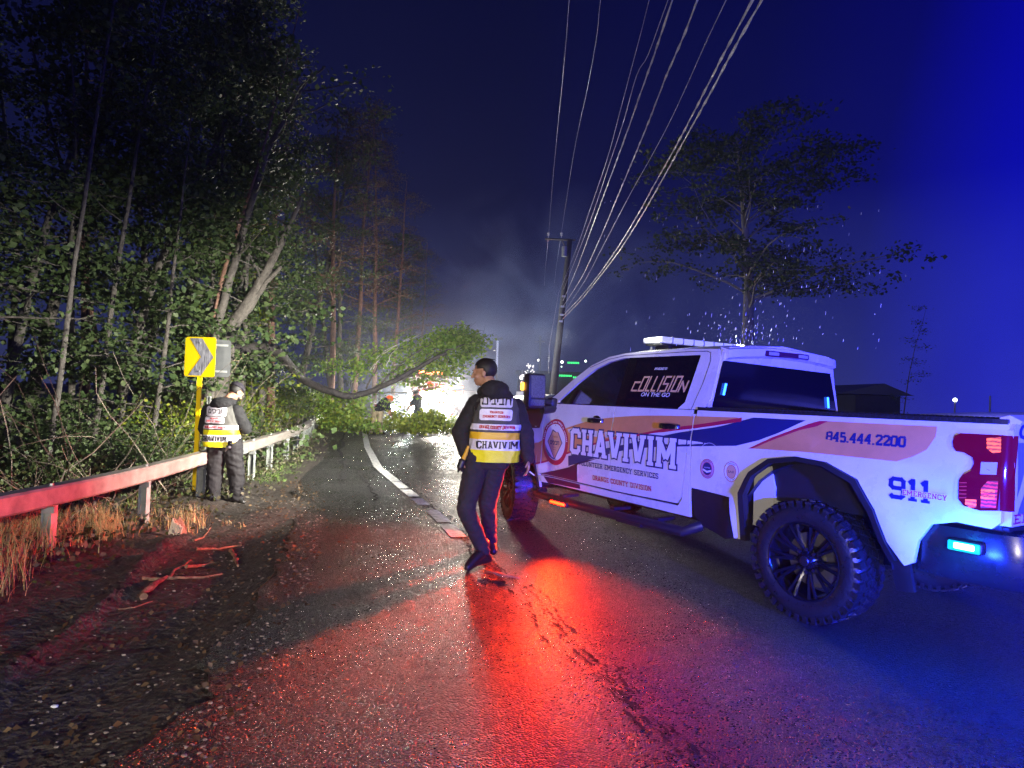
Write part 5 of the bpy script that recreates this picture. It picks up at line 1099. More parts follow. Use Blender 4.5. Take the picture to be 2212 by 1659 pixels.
lean_tree([(472, 860), (500, 710), (545, 640), (585, 570), (615, 510), (650, 430)], 14.2, .17, .035, 'thick forked trunk leaning right behind the grey sign back', [(500, 710), (540, 665), (575, 610), (608, 575)])
# bushes along the verge behind the rail
def make_bush(seed, lm, r_, h, dens=12, leaf=.06):
    rs = np.random.RandomState(seed); rt = empty('bush', (0, 0, 0), '', 'bush'); mb = MB(); C = []
    for k in range(14):
        az = rs.uniform(0, 6.28); st = limb(mb, (0, 0, 0), (math.cos(az) * .7, math.sin(az) * .7, 1), h * rs.uniform(.7, 1.1), .012, rs, .05, 6, .25, 4); C += [p + Vector((rs.normal(0, r_ * .2), rs.normal(0, r_ * .2), 0)) for p in st[2:]] + [p + Vector((rs.normal(0, r_ * .3), rs.normal(0, r_ * .3), 0)) for p in st[3:]]
    mb.build('stems', BARK, rt); me = leaf_mesh('foliage', C, dens, (.13, .13, .10), leaf, rs, .4); o = bpy.data.objects.new('foliage', me); col.objects.link(o); me.materials.append(lm); o.parent = rt; return rt
BV = [make_bush(11, LG, 1, 1.4), make_bush(12, LY, 1, 1.5), make_bush(13, LY, 1.1, 1.1, 14), make_bush(14, LG, 1, 1.0, 10, .05)]
BL = [(20, 8.6, 3, 1, 'low green bush at the left edge behind the rail'), (150, 9.2, 0, .9, 'leafy green bush behind the left part of the rail'), (250, 10, 3, 1.1, 'green bush under the brambles left of the sign'), (330, 10.4, 0, .8, 'leafy bush left of the chevron post'), (90, 10.5, 0, 1.2, 'tall green bush below the left maples'),
 (390, 12, 3, 1.2, 'green bush behind the chevron post'), (540, 12.5, 1, .9, 'yellow green bush right of the man at the rail'), (580, 13.5, 1, 1.1, 'bright yellow green bush behind the rail bend'), (620, 15, 1, 1.1, 'bright bush above the middle rail posts'), (560, 14.8, 0, 1.3, 'green bush behind the bright verge bushes'),
 (655, 17, 1, 1.2, 'bright bush above the last rail posts'), (640, 19.5, 1, 1.3, 'tall bright bush under the thin trees'), (690, 20.5, 2, 1.3, 'rounded bush at the end of the guardrail'), (712, 22.5, 0, 1.3, 'green bush beside the fallen trunk'), (510, 17, 0, 1.2, 'green bush behind the man at the rail'), (670, 24, 2, 1.5, 'wide bush deep behind the rail end'), (735, 26, 2, 1.4, 'wide bush left of the bent over worker'), (770, 29, 1, 1.5, 'tall yellow green bush behind the bent over worker'), (200, 12.4, 0, 1.3, 'green bush between two slender trunks'), (445, 14.5, 0, 1.1, 'bush at the foot of the leaning trunks'), (700, 27, 0, 1.5, 'dim bush behind the wide bushes')]
first = set()
for i, (u, Y, vi, s, lab) in enumerate(BL):
    X = min(at(u, 850, Y).x, lin(RAIL, Y) - 1.5 - .5 * s); rt = BV[vi]; o = rt if vi not in first else copy_tree(rt); first.add(vi); o.location = (X, Y, G(X, Y) - .05); o.rotation_euler = (0, 0, i * 1.7); o.scale = (s, s, s); tag(o, lab, 'bush', 'bushes behind the guardrail')
# brambles, dead twigs and litter leaves
rs = np.random.RandomState(5); mb = MB()
for k in range(430):
    Y = 6.5 + 18 * rs.rand() ** 1.6; X = lin(RAIL, Y) - .4 - rs.exponential(1.6); z = G(X, Y); az = rs.uniform(0, 6.28); hh = rs.uniform(.5, 2.6) if rs.rand() < .5 else rs.uniform(.2, .9)
    limb(mb, (X, Y, z - .05), (math.cos(az) * .5, math.sin(az) * .5, 1), hh, rs.uniform(.004, .012), rs, rs.uniform(0, .22), 6, .28, 3)
tag(mb.build('brambles', mat('dead_twigs', (.07, .05, .04), .7, base2=(.24, .20, .15), vscale=2)), 'tangle of bare brambles and dead twigs behind the guardrail', 'brambles', kind='stuff')
C = []
for k in range(1500):
    Y = 5 + 22 * rs.rand() ** 1.4; X = lin(RAIL, Y) + .3 - rs.exponential(2.2); C.append((X, Y, G(X, Y) + .03 + .10 * rs.rand() ** 2))
me = leaf_mesh('ground_cover', C, 9, (.20, .20, .035), .05, rs, .5); o = bpy.data.objects.new('ground_cover', me); col.objects.link(o); me.materials.append(leafmat('ground_leaf', (.07, .05, .03), (.05, .08, .02), (.20, .17, .12))); tag(o, 'low weeds and dead leaves covering the verge behind the guardrail', 'ground cover', kind='stuff')
# grass
def blades(name, spots, m, lab, seed):
    rs = np.random.RandomState(seed); vs, fs = [], []
    for (x, y, n, rad, hh) in spots:
        for k in range(n):
            px, py_ = x + rs.normal(0, rad), y + rs.normal(0, rad); z = G(px, py_) - .01; h = hh * rs.uniform(.4, 1.15); az = rs.uniform(0, 6.28); be = rs.uniform(.1, .75) * h; w_ = rs.uniform(.0018, .0042); b = len(vs); dx, dy = math.cos(az), math.sin(az)
            for j in range(4):
                t = j / 4; c = (px + dx * be * t * t, py_ + dy * be * t * t, z + h * t * (1 - .25 * t * be / max(h, .01))); ww = w_ * (1 - t * .7); vs += [(c[0] - dy * ww, c[1] + dx * ww, c[2]), (c[0] + dy * ww, c[1] - dx * ww, c[2])]
            vs.append((px + dx * be, py_ + dy * be, z + h * (1 - .25 * be / max(h, .01)))); fs += [(b + 2 * j, b + 2 * j + 1, b + 2 * j + 3, b + 2 * j + 2) for j in range(3)] + [(b + 6, b + 7, b + 8)]
    me = bpy.data.meshes.new(name); me.from_pydata(vs, [], fs); o = link(name, me, m, None, angle=180); tag(o, lab, 'grass', kind='stuff')
DRY = mat('dry_grass', (.28, .22, .08), .6, base2=(.58, .50, .22), vscale=5); GRN = mat('green_grass', (.06, .12, .02), .6, base2=(.16, .26, .04), vscale=3)
rs = np.random.RandomState(9); sp_ = []
for k in range(190):
    y = rs.uniform(3.7, 6.4); x = -3.62 - rs.rand() * 1.2 - .1 * (y - 5) + .18 * math.sin(y * 2); sp_.append((x, y, 34, .07, .24 + .16 * rs.rand()))
for k in range(10): sp_.append((-3.62 + rs.normal(0, .12), 7.05 + rs.normal(0, .15), 18, .05, .26))
sp_ += [(gnd(490, 1128).x, gnd(490, 1128).y, 26, .05, .07), (gnd(520, 1135).x, gnd(520, 1135).y, 16, .04, .06)]
blades('dry_grass', sp_, DRY, 'dry straw coloured grass growing round the nearest guardrail posts', 2)
sp_ = []
for k in range(46):
    t = rs.rand(); p = gnd(560 + 90 * t + rs.normal(0, 14), 1045 - 60 * t + rs.normal(0, 8)); sp_.append((p.x, p.y, 34, .10, .07))
for k in range(70):
    Y = rs.uniform(6.5, 22); sp_.append((lin(RAIL, Y) - rs.uniform(.1, 2.0), Y, 16, .1, .22))
blades('verge_grass', sp_, GRN, 'short bright green grass at the asphalt edge and under the rail', 3)
# ================================================================== the fallen tree
f0 = at(640, 830, 20.0); ft = empty('fallen_tree', f0, 'snapped tree lying across the road with splintered stump and leafy crown', 'fallen tree')
def keep(p):
    # where the headlights stand open behind the crown there are only a few leaves
    y = p[1]; u = 1106 + p[0] / y * FPX; v = 858 - (p[2] - CH) / y * FPX + (u - 1106) * .0355
    return not ((846 < u < 1010 and 834 < v < 896) or (784 < u <= 846 and 836 < v < 914)) or rng.random() < .06
o0 = f0.copy()
def loc(mb): mb.v = [tuple(Vector(v) - o0) for v in mb.v]; return mb
mb = MB(); pixtube(mb, [(488, 768), (520, 757), (560, 752), (600, 757), (622, 784), (650, 818), (703, 843), (756, 857), (800, 846), (840, 828), (880, 808), (925, 783), (965, 762)], [15.2, 15.6, 16.2, 17, 18, 19.5, 20.8, 21.2, 21.2, 21.2, 21.2, 21.2, 21.2], .17, .06, 12, .03); loc(mb).build('trunk', mat('dark_wet_bark', (.018, .015, .014), .75, base2=(.06, .05, .045), vscale=8, bump=.02, bscale=25), ft)
mb = MB()
for k in range(16):
    u0, v0 = 504 + rng.uniform(-2, 6), 768 + rng.uniform(-8, 9); pixtube(mb, [(u0, v0), (u0 + rng.uniform(-16, 30), v0 + rng.uniform(-3, 7))], 15.0, .022, .004, 5, .01)
loc(mb).build('splinters', mat('raw_wood', (.62, .44, .24), .6, base2=(.8, .62, .4), vscale=10), ft)
mb = MB(); rs = np.random.RandomState(21); C = []; CY_ = []
BR = [[(800, 848), (850, 800), (900, 760), (960, 725), (1005, 728)], [(830, 835), (890, 790), (950, 760), (1018, 748)], [(860, 820), (930, 795), (985, 775), (1012, 760)], [(790, 840), (815, 790), (850, 760), (895, 735)], [(820, 835), (860, 820), (930, 815), (985, 810)], [(770, 850), (830, 850), (900, 845), (955, 835)],
      [(750, 858), (765, 815), (790, 780), (812, 760)], [(660, 830), (690, 800), (730, 790), (770, 800)], [(880, 808), (940, 770), (975, 745), (990, 735)], [(840, 828), (900, 808), (960, 800), (990, 792)], [(800, 846), (840, 808), (900, 772), (930, 745)], [(860, 818), (900, 830), (930, 850), (950, 870)],
      [(920, 765), (950, 745), (985, 728), (1010, 720)], [(960, 760), (990, 748), (1015, 738), (1032, 734)], [(900, 760), (930, 740), (955, 724), (968, 718)], [(960, 775), (990, 768), (1012, 758), (1026, 752)]]
for b in BR:
    Y = 22.5 + rs.normal(0, .9); q = pixtube(mb, b, Y, .035, .008, 6, .04)
    for p in q[4:]:
        C += [p + Vector(rs.normal(0, .13, 3)) + Vector((.06 * j, 0, .03 * j)) for j in range(3)]
        limb(mb, p, (rs.normal(.9, .4), rs.normal(0, .5), rs.normal(.45, .35)), .7, .010, rs, .03, 4, .2, 4)
for k in range(430): # leafy mass pressed on to the road and verge
    u = rs.uniform(698, 960); v = 925 - 62 * rs.rand() ** 1.0 * (1 if u > 690 else .8) * (1.25 - abs(u - 780) / 300) + 8 * math.sin(u * .05); Y = rs.uniform(21, 24); p = at(u, v, Y)
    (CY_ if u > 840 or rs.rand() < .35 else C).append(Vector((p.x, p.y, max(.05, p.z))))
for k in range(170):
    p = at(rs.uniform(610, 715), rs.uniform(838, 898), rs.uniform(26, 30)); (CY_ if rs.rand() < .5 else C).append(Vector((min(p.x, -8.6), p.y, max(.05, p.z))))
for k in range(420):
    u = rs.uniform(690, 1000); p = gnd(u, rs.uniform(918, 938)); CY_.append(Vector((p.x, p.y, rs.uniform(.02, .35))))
loc(mb).build('branches', BARK, ft)
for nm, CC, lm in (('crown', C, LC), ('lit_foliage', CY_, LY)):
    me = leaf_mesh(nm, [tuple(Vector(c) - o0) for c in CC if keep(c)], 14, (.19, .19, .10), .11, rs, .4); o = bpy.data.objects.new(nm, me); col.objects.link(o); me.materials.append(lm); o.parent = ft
# long bare shoots at the broken top
mb = MB()
for b in ([(800, 800), (815, 772), (840, 752), (875, 738), (905, 722)], [(806, 798), (826, 765), (862, 742), (888, 728)], [(835, 790), (845, 765), (860, 750)], [(640, 850), (612, 800), (604, 760)]): pixtube(mb, b, 21.8, .014, .006, 5, .02)
loc(mb).build('bare_shoots', mat('pale_twigs', (.45, .42, .36), .6), ft)
# ================================================================== debris on the near verge
def stick(name, pts, r0, r1, lab, m, Yz=0.03, cat='branch', gp='broken branches on the verge'):
    P = []
    for (u, v) in pts: g_ = gnd(u, v, -.06); P.append(Vector((g_.x, g_.y, G(g_.x, g_.y) + r0 * .7)))
    o_ = P[0].copy(); Q = []
    for a, b in zip(P, P[1:]):
        for k in range(4): Q.append(a.lerp(b, k / 4) - o_ + Vector((rng.uniform(-1, 1), rng.uniform(-1, 1), rng.uniform(0, 1))) * r0 * .5)
    Q.append(P[-1] - o_); mb = MB(); mb.tube(Q, [(r0 + (r1 - r0) * i / (len(Q) - 1)) * rng.uniform(.8, 1.2) for i in range(len(Q))], 8); ob = mb.build(name, m, None); ob.location = o_; tag(ob, lab, cat, gp); return ob
WD = mat('broken_branch_wood', (.10, .05, .03), .65, base2=(.34, .20, .12), vscale=14, detail=5, bump=.006, bscale=60)
stick('branch', [(425, 1190), (470, 1183), (522, 1177)], .016, .008, 'straight thin branch highest on the verge, right of the split log', WD)
stick('branch', [(418, 1178), (440, 1165), (455, 1148)], .012, .006, 'short stub of branch just right of the split log', WD)
stick('branch', [(400, 1226), (430, 1215), (462, 1205)], .018, .008, 'short thick branch lying inside the ring of debris', WD)
stick('branch', [(366, 1255), (376, 1235), (395, 1220), (412, 1205)], .014, .007, 'curved branch crossing the middle of the debris', WD)
stick('branch', [(308, 1262), (345, 1258), (385, 1255), (440, 1248), (480, 1240)], .017, .008, 'long branch along the lower edge of the debris', WD)
stick('branch', [(306, 1300), (325, 1285), (345, 1270), (360, 1252)], .028, .012, 'thick branch with a pale cut end nearest the viewer', WD)
stick('branch', [(498, 1185), (510, 1200), (514, 1222)], .020, .012, 'curled branch end at the right of the debris', WD)
stick('branch', [(255, 1320), (290, 1316), (330, 1300)], .007, .004, 'thin twig below the thick cut branch', WD)
stick('branch', [(545, 1290), (580, 1262), (612, 1220)], .008, .004, 'thin twig at the broken asphalt edge', WD)
lg = gnd(384, 1160, 0); lgo = empty('split_log', (lg.x, lg.y, G(lg.x, lg.y)), 'short split log standing on end with a pale jagged face', 'log')
mb = MB(); rings = []
for k, (z, s_) in enumerate(((-.03, 1), (.06, .95), (.13, .75), (.16, .5))):
    rings.append([(s_ * .07 * math.cos(a) * (1.3 if math.cos(a) > 0 else .8) + z * .25 * -1, s_ * .06 * math.sin(a), z + .02 * math.sin(3 * a)) for a in [2 * math.pi * j / 10 for j in range(10)]])
mb.rings(rings); mb.build('bark', WD, lgo, angle=30)
mb = MB()
for k in range(9): x = -.05 + k * .013; mb.box((x, -.055 + .012 * abs(k - 4) / 4, .085 - k * .006), (.010, .02, .15 - k * .006 + rng.uniform(-.02, .02)), Matrix.Rotation(R(14), 3, 'Y'))
mb.build('split_face', mat('split_wood', (.75, .62, .45), .55), lgo, smooth=False)
pp = gnd(120, 1490); mb = MB(); bm = bmesh.new(); bmesh.ops.create_icosphere(bm, subdivisions=2, radius=.014)
for v in bm.verts: v.co = Vector((v.co.x * 1.3, v.co.y, v.co.z * .5)) * (1 + .3 * noise.noise(v.co * 90))
mb.bm(bm); o = mb.build('paper_scrap', mat('white_paper', (.8, .8, .78), .7)); o.location = (pp.x, pp.y, G(pp.x, pp.y) + .012); tag(o, 'small crumpled white paper scrap on the dark verge', 'litter')
pq = gnd(1085, 1245); mb = MB(); vs = []
for k in range(9):
    t = k / 8; w_ = .035 * math.sin(math.pi * (t * .85 + .1)) * rng.uniform(.6, 1.2); vs += [(t * .30 - .15, -w_ - t * .16, .012 + .02 * rng.random()), (t * .30 - .15, w_ - t * .16, .012 + .02 * rng.random())]
mb.add(vs, [(2 * k, 2 * k + 1, 2 * k + 3, 2 * k + 2) for k in range(8)]); o = mb.build('bark_strip', WD); o.location = (pq.x, pq.y, .008); so = o.modifiers.new('s', 'SOLIDIFY'); so.thickness = .012; tag(o, 'torn strip of bark on the road beside the walking man\'s boot', 'bark')
# fallen leaves and bark scraps trodden into the mud
rs = np.random.RandomState(31); C = []
for k in range(520):
    y = 1.8 + rs.rand() ** 1.2 * 9; x = lin(EDGE, y) + .25 - rs.exponential(.9); C.append((x, y, max(G(x, y), .008 if x > lin(EDGE, y) else -1) + .012))
me = leaf_mesh('leaf_litter', C, 3, (.12, .12, .004), .035, rs, .8); o = bpy.data.objects.new('leaf_litter', me); col.objects.link(o); me.materials.append(leafmat('litter_leaf', (.05, .03, .02), (.12, .07, .04), (.26, .18, .10))); tag(o, 'wet dead leaves and bark scraps trodden into the muddy verge', 'leaf litter', kind='stuff')
# stones and wood chips
rs = np.random.RandomState(14); mb = MB()
for k in range(1500):
    y = 1.6 + rs.rand() ** 1.3 * 8; x = lin(EDGE, y) + .35 - rs.exponential(.8)
    if x < -4.5: continue
    s_ = rs.uniform(.003, .011); bm = bmesh.new(); bmesh.ops.create_icosphere(bm, subdivisions=1, radius=s_)
    for v in bm.verts: v.co *= rs.uniform(.6, 1.2)
    mb.bm(bm, Matrix.Translation((x, y, (.006 if x > lin(EDGE, y) + .05 else G(x, y)) + s_ * .2)) @ Matrix.Diagonal((1.4, 1, .6, 1)))
tag(mb.build('gravel', mat('gravel_stone', (.10, .08, .07), .5, base2=(.38, .32, .28), vscale=30), smooth=False), 'loose gravel and wood chips strewn over the verge', 'gravel', kind='stuff')
# ================================================================== emergency vehicles beyond the fallen tree
GL2 = mat('dark_vehicle_glass', (.006, .007, .01), .08)
HL = glow('headlamp_glare', (1, .95, .80), 420); HLW = glow('headlamp_glare_cool', (.88, 1, .96), 220); RG = glow('red_beacon', (1, .10, .03), 50); AG = glow('amber_beacon', (1, .36, .05), 26)
def ev(name, cat, label, u, Y, yaw, paint, kind, lights, bar=None, gp='emergency vehicles beyond the fallen tree'):
    x = at(u, 850, Y).x; rt = empty(name, (x, Y, 0), label, cat, gp, rz=yaw)   # local: nose towards -y, so it faces the viewer
    prof = {'suv': [(-2.4, .45), (-2.45, .75), (-2.35, 1.02), (-1.25, 1.16), (-.75, 1.24), (-.1, 1.80), (.3, 1.86), (2.1, 1.82), (2.35, 1.30), (2.42, .8), (2.38, .42)],
            'truck': [(-4.0, .5), (-4.05, 1.2), (-3.95, 1.9), (-3.6, 2.9), (-3.3, 3.0), (-1.6, 3.0), (-1.5, 3.1), (4.2, 3.1), (4.3, .9), (4.2, .55)],
            'car': [(-2.3, .4), (-2.35, .66), (-2.2, .86), (-1.2, .98), (-.4, 1.44), (.8, 1.46), (1.6, 1.06), (2.3, 1.0), (2.35, .5)]}[kind]
    W = {'suv': 1.0, 'truck': 1.22, 'car': .92}[kind]; rings = []
    n = len(prof)
    for wx, k in ((-W, .93), (-W * .97, 1), (-W * .5, 1.01), (W * .5, 1.01), (W * .97, 1), (W, .93)):
        cz = .9; rings.append([(wx * (1 - .14 * max(0, (z - 1.1)) / 1.2 * (kind != 'truck')), y * (k if abs(k - 1) > .02 else 1) ** .3, cz + (z - cz) * (k if k < 1 else 1)) for y, z in prof])
    mb = MB(); mb.rings(rings); mb.build('body', paint, rt, angle=35)
    zr = prof[5][1] if kind == 'suv' else 1.4; win = {'suv': [(-.80, 1.25), (-.20, 1.72)], 'truck': [(-3.93, 1.75), (-3.66, 2.65)], 'car': [(-1.15, 1.0), (-.5, 1.38)]}[kind]
    mb = MB(); (y0, z0), (y1, z1) = win; mb.add([(-W * .84, y0 - .03, z0), (W * .84, y0 - .03, z0), (W * .74, y1 - .05, z1), (-W * .74, y1 - .05, z1)], [(0, 1, 2, 3)]); mb.build('windscreen', GL2, rt, smooth=False)
    for s in (-1, 1):
        mb = MB(); xx = s * (W * .955 if kind != 'truck' else W + .012); mb.add([(xx, win[0][0] + .4, win[0][1] + .05), (xx, win[0][0] + 1.9, win[0][1] + .05), (xx * .93 if kind != 'truck' else xx, win[0][0] + 1.8, win[1][1] - .02), (xx * .93 if kind != 'truck' else xx, win[1][0] + .25, win[1][1] - .02)], [(0, 1, 2, 3)]); mb.build('side_window', GL2, rt, smooth=False)
    y0 = prof[1][0]
    mb = MB(); mb.box((0, y0 - .02, .75 if kind != 'truck' else 1.1), (W * 1.1, .06, .3)); mb.build('grille', BLACKG, rt)
    mb = MB(); mb.box((0, y0 - .08, .48), (W * 1.9, .2, .2), b=.04); mb.build('bumper', CHROME, rt)
    for yy in ((-1.5, 1.45) if kind != 'truck' else (-2.6, 2.4)):
        for s in (-1, 1):
            mb = MB(); rr = .36 if kind != 'truck' else .5; mb.lathe([(.001, -.11), (rr * .6, -.12), (rr, -.10), (rr, .10), (rr * .6, .12), (.001, .11)], Matrix.Translation((s * (W - .1), yy, rr)) @ Matrix.Rotation(R(90), 4, 'Y'), 20); mb.build('wheel', RUBBER, rt)
    for (lx, lz, rx, rz_, m, nm) in lights:
        mb = MB(); ell(mb, (lx, y0 - .10, lz), (rx * 1.3, .07, rz_ * 1.45)); mb.build(nm, m, rt)
    if bar:
        bz, bw, bm_ = bar; by = {'suv': .2, 'truck': -3.2, 'car': .1}[kind]; mb = MB(); mb.box((0, by, bz + .05), (bw, .3, .11), b=.03); b_o = mb.build('light_bar', bm_, rt)
        mb = MB(); mb.box((0, by, bz - .02), (bw * .9, .2, .05)); mb.build('bar_base', BLACKP, b_o)
        for k in range(5): mb = MB(); mb.box((-bw / 2 + bw * (k + .5) / 5, by - .155, bz + .05), (bw / 7, .02, .06), b=.008); mb.build('lamp_lens', AG, b_o)
    return rt
RP = mat('red_vehicle_paint', (.10, .004, .004), .25, coat=.6); SV = mat('silver_vehicle_paint', (.3, .31, .33), .3, .4, coat=.5)
ev('rescue_truck', 'rescue truck', 'red rescue truck with a blazing red light bar and headlights at the road bend', 972, 36, R(-14), RP, 'suv', [(-.72, .82, .26, .16, HL, 'headlight'), (.72, .82, .30, .17, HL, 'headlight'), (0, 1.52, .5, .15, HL, 'windscreen_flood'), (.45, 1.45, .2, .12, HL, 'windscreen_flood'), (-.1, .55, .12, .05, AG, 'fog_lamp')], (1.98, 1.35, glow('red_bar', (1, .12, .05), 14)))
ev('fire_engine', 'fire engine', 'tall red fire engine with red beacons behind the fallen crown', 928, 46, R(8), RP, 'truck', [(-.8, 1.0, .24, .16, HL, 'headlight'), (.8, 1.0, .22, .15, HL, 'headlight'), (-.5, 1.62, .16, .12, RG, 'red_beacon'), (.6, 1.7, .24, .14, RG, 'red_beacon')], (3.02, 1.6, RG))
ev('police_car', 'police car', 'silver car with cool white headlights left of the fire engine', 872, 38, R(10), SV, 'car', [(-.62, .68, .24, .15, HLW, 'headlight'), (.62, .68, .28, .15, HLW, 'headlight'), (.1, 1.25, .3, .07, HL, 'windscreen_flood')], None)
ev('parked_car', 'car', 'dim car with small lamps furthest back behind the leafy crown', 905, 56, R(4), SV, 'car', [(-.62, .68, .12, .10, HLW, 'headlight'), (.62, .68, .12, .10, HLW, 'headlight'), (0, 1.6, .42, .12, HL, 'roof_lamp')], None)
for (u, v, Y, p, c, tgt) in ((1000, 862, 34.5, LP['far'], (1, .93, .78), (-1.6, 10, 0)), (940, 868, 34.5, LP['far'] * .7, (1, .93, .78), (-4, 14, 0)), (880, 866, 35.5, LP['far'] * .6, (.9, 1, .95), (-6, 16, .5))):
    q = at(u, v, Y); lamp('headlight_beam', 'SPOT', q, p, c, target=tgt, size=.12, spot=75, blend=.9)
q = at(985, 835, 33.5); lamp('windscreen_flood_beam', 'SPOT', (q.x, q.y, 2.3), LP['far'] * .8, (1, .95, .85), target=(-2, 18, .5), size=.15, spot=100, blend=.8)
q = at(930, 850, 42); lamp('beacon_glow', 'POINT', (q.x, q.y, 2.4), 160, (1, .06, .02), size=.3)
# white second vehicle beyond the truck, only its roof edge shows over the tailgate
v2 = empty('parked_suv', (6.6, 7.0, 0), 'white vehicle standing close beyond the tailgate, only its pale bonnet edge showing', 'car')
MV = Matrix.Translation((0, 0, 0)) @ Matrix.Rotation(R(-32), 4, 'Z') @ Matrix.Diagonal((1, 1, 1.165, 1))
mb = MB(); rings = []
for x, zt, w_ in ((-2.4, .70, .80), (-2.36, 1.02, .86), (-2.2, 1.20, .92), (-1.9, 1.27, .95), (-1.2, 1.32, .96), (-.6, 1.34, .97), (.1, 1.36, .97), (.8, 1.36, .97), (2.2, 1.34, .96), (2.3, .8, .9)):
    rings.append([MV @ Vector((x, y, z)) for y, z in ((-w_, .40), (-w_ - .02, .9), (-w_ + .03, zt - .10), (-w_ + .15, zt - .02), (0, zt + .03), (w_ - .15, zt - .02), (w_ - .03, zt - .10), (w_ + .02, .9), (w_, .40))])
mb.rings(rings); mb.build('body', WHITE, v2, angle=35)
mb = MB(); rings = []
for x, z0, z1 in ((-.5, 1.33, 1.36), (.25, 1.35, 1.80), (.6, 1.36, 1.86), (1.9, 1.35, 1.84), (2.2, 1.33, 1.5)):
    rings.append([MV @ Vector((x, y, z)) for y, z in ((-.92, z0), (-.76, z1), (0, z1 + .03), (.76, z1), (.92, z0))])
mb.rings(rings); mb.build('cabin_glass', GL2, v2, angle=35)
for x in (-1.55, 1.5):
    for y in (-.86, .86):
        mb = MB(); mb.lathe([(.001, -.12), (.22, -.12), (.36, -.10), (.36, .10), (.22, .12), (.001, .12)], MV @ Matrix.Translation((x, y, .36)) @ Matrix.Rotation(R(90), 4, 'X'), 24); mb.build('wheel', RUBBER, v2)
# ================================================================== utility pole and its wires
YP = 38
pb_, pt_ = at(1188, 860, YP), at(1231, 517, YP); pb_.z = -.3
up = empty('utility_pole', pb_, 'tall leaning wooden utility pole with a crossarm where all the wires meet', 'utility pole'); PW = mat('dark_pole_wood', (.05, .045, .045), .7, var=.3, vscale=6)
mb = MB(); mb.tube([Vector((0, 0, 0)), (pt_ - pb_) * .5, pt_ - pb_], [.23, .19, .15], 12); mb.build('shaft', PW, up)
a1, a2 = at(1178, 516, YP) - pb_, at(1243, 519, YP) - pb_
mb = MB(); d_ = (a2 - a1); mb.tube([a1, a2], .06, 4); mb.tube([a1.lerp(a2, .55) - Vector((0, 0, .05)), (pt_ - pb_) - Vector((0, 0, .9))], .03, 4); mb.build('crossarm', BARK, up)
for u in (1185, 1213):
    q = at(u, 509, YP) - pb_; mb = MB(); mb.lathe([(.001, .22), (.06, .2), (.09, .12), (.05, .08), (.09, .03), (.03, 0), (.03, -.12)], Matrix.Translation(q), 10); mb.build('insulator', mat('porcelain', (.55, .55, .6), .2), up)
mb = MB(); q = at(1222, 545, YP) - pb_; mb.lathe([(.001, .3), (.16, .28), (.16, -.3), (.001, -.32)], Matrix.Translation(q - Vector((.1, .2, 0))), 12); mb.build('transformer', STEEL, up)
for v in (640, 662, 680, 694): q = at(1218 - (v - 640) * .12, v, YP - .25) - pb_; mb = MB(); mb.box(q, (.22, .12, .10)); mb.build('cable_clamp', STEEL, up)
WM = mat('wet_cable', (.55, .52, .56), .30, .3, bump=.004, bscale=30, var=.3, vscale=12)
def wire(pix, h0, r_, lab, bundle=0, h1=None, ext=1, hang=0):
    "pixel course -> depth from a cable that keeps nearly level at height h0 on its way over the viewer's head"
    P = []; n = len(pix)
    for i, (u, v) in enumerate(pix):
        r0 = ray(u, v); h = h0 if h1 is None else h0 + (h1 - h0) * i / (n - 1); t = (h - CH) / r0[2]
        Yq = min(YP - .3, r0[1] * t); t = Yq / r0[1]; P.append(Vector((r0[0] * t, Yq, CH + r0[2] * t)))
    if ext: P.append(P[-1] + (P[-1] - P[-2]).normalized() * 4)
    Q = [Vector(p) for p in spline([tuple(p) for p in P], 8)] if False else []
    for i in range(len(P) - 1):
        p0, p1, p2, p3 = P[max(i - 1, 0)], P[i], P[i + 1], P[min(i + 2, len(P) - 1)]
        m = max(4, int((p2 - p1).length / .25))
        for k in range(m):
            t = k / m; Q.append(.5 * ((2 * p1) + (p2 - p0) * t + (2 * p0 - 5 * p1 + 4 * p2 - p3) * t * t + (-p0 + 3 * p1 - 3 * p2 + p3) * t ** 3))
    Q.append(P[-1]); o_ = Q[0].copy(); mb = MB()
    if bundle:
        s = 0; A, B = [], []
        for i, q in enumerate(Q):
            if i: s += (Q[i] - Q[i - 1]).length
            d = (Q[min(i + 1, len(Q) - 1)] - Q[max(i - 1, 0)]).normalized(); x = d.cross(Vector((0, 0, 1))).normalized(); y = x.cross(d)
            a = s * 9; A.append(q - o_ + (x * math.cos(a) + y * math.sin(a)) * r_ * .8); B.append(q - o_ - (x * math.cos(a) + y * math.sin(a)) * r_ * .8)
        mb.tube(A, r_ * .75, 6); mb.tube(B, r_ * .6, 6); mb.tube([q - o_ for q in Q], r_ * .5, 5)
    else: mb.tube([q - o_ for q in Q], r_, 6)
    o = mb.build('overhead_wire', WM, None, angle=180); o.location = o_; tag(o, lab, 'wire', 'overhead wires running from the utility pole')
q7 = lambda L: [(1097.2 + x * .49604 - 5 * 0, y * .49604) for x, y in L]
wire(q7([(178, 1020), (190, 850), (205, 680), (218, 540), (235, 380), (250, 220), (262, 60)]), 9.9, .005, 'thin wire rising from the left insulator of the crossarm, leftmost of all', h1=10.6)
wire(q7([(232, 1020), (258, 850), (285, 680), (312, 540), (345, 390), (385, 170), (400, 30)]), 9.9, .005, 'thin wire rising from the crossarm, second from the left', h1=10.6)
wire(q7([(245, 1215), (300, 1080), (355, 920), (430, 700), (490, 480), (540, 290), (580, 140), (615, 0)]), 6.5, .0045, 'thin wire third from the left, faint towards the top')
wire(q7([(243, 1260), (310, 1090), (370, 930), (440, 720), (500, 540), (560, 330), (610, 240), (697, 0)]), 6.3, .0055, 'thin wire close beside the thick twisted cable, on its left')
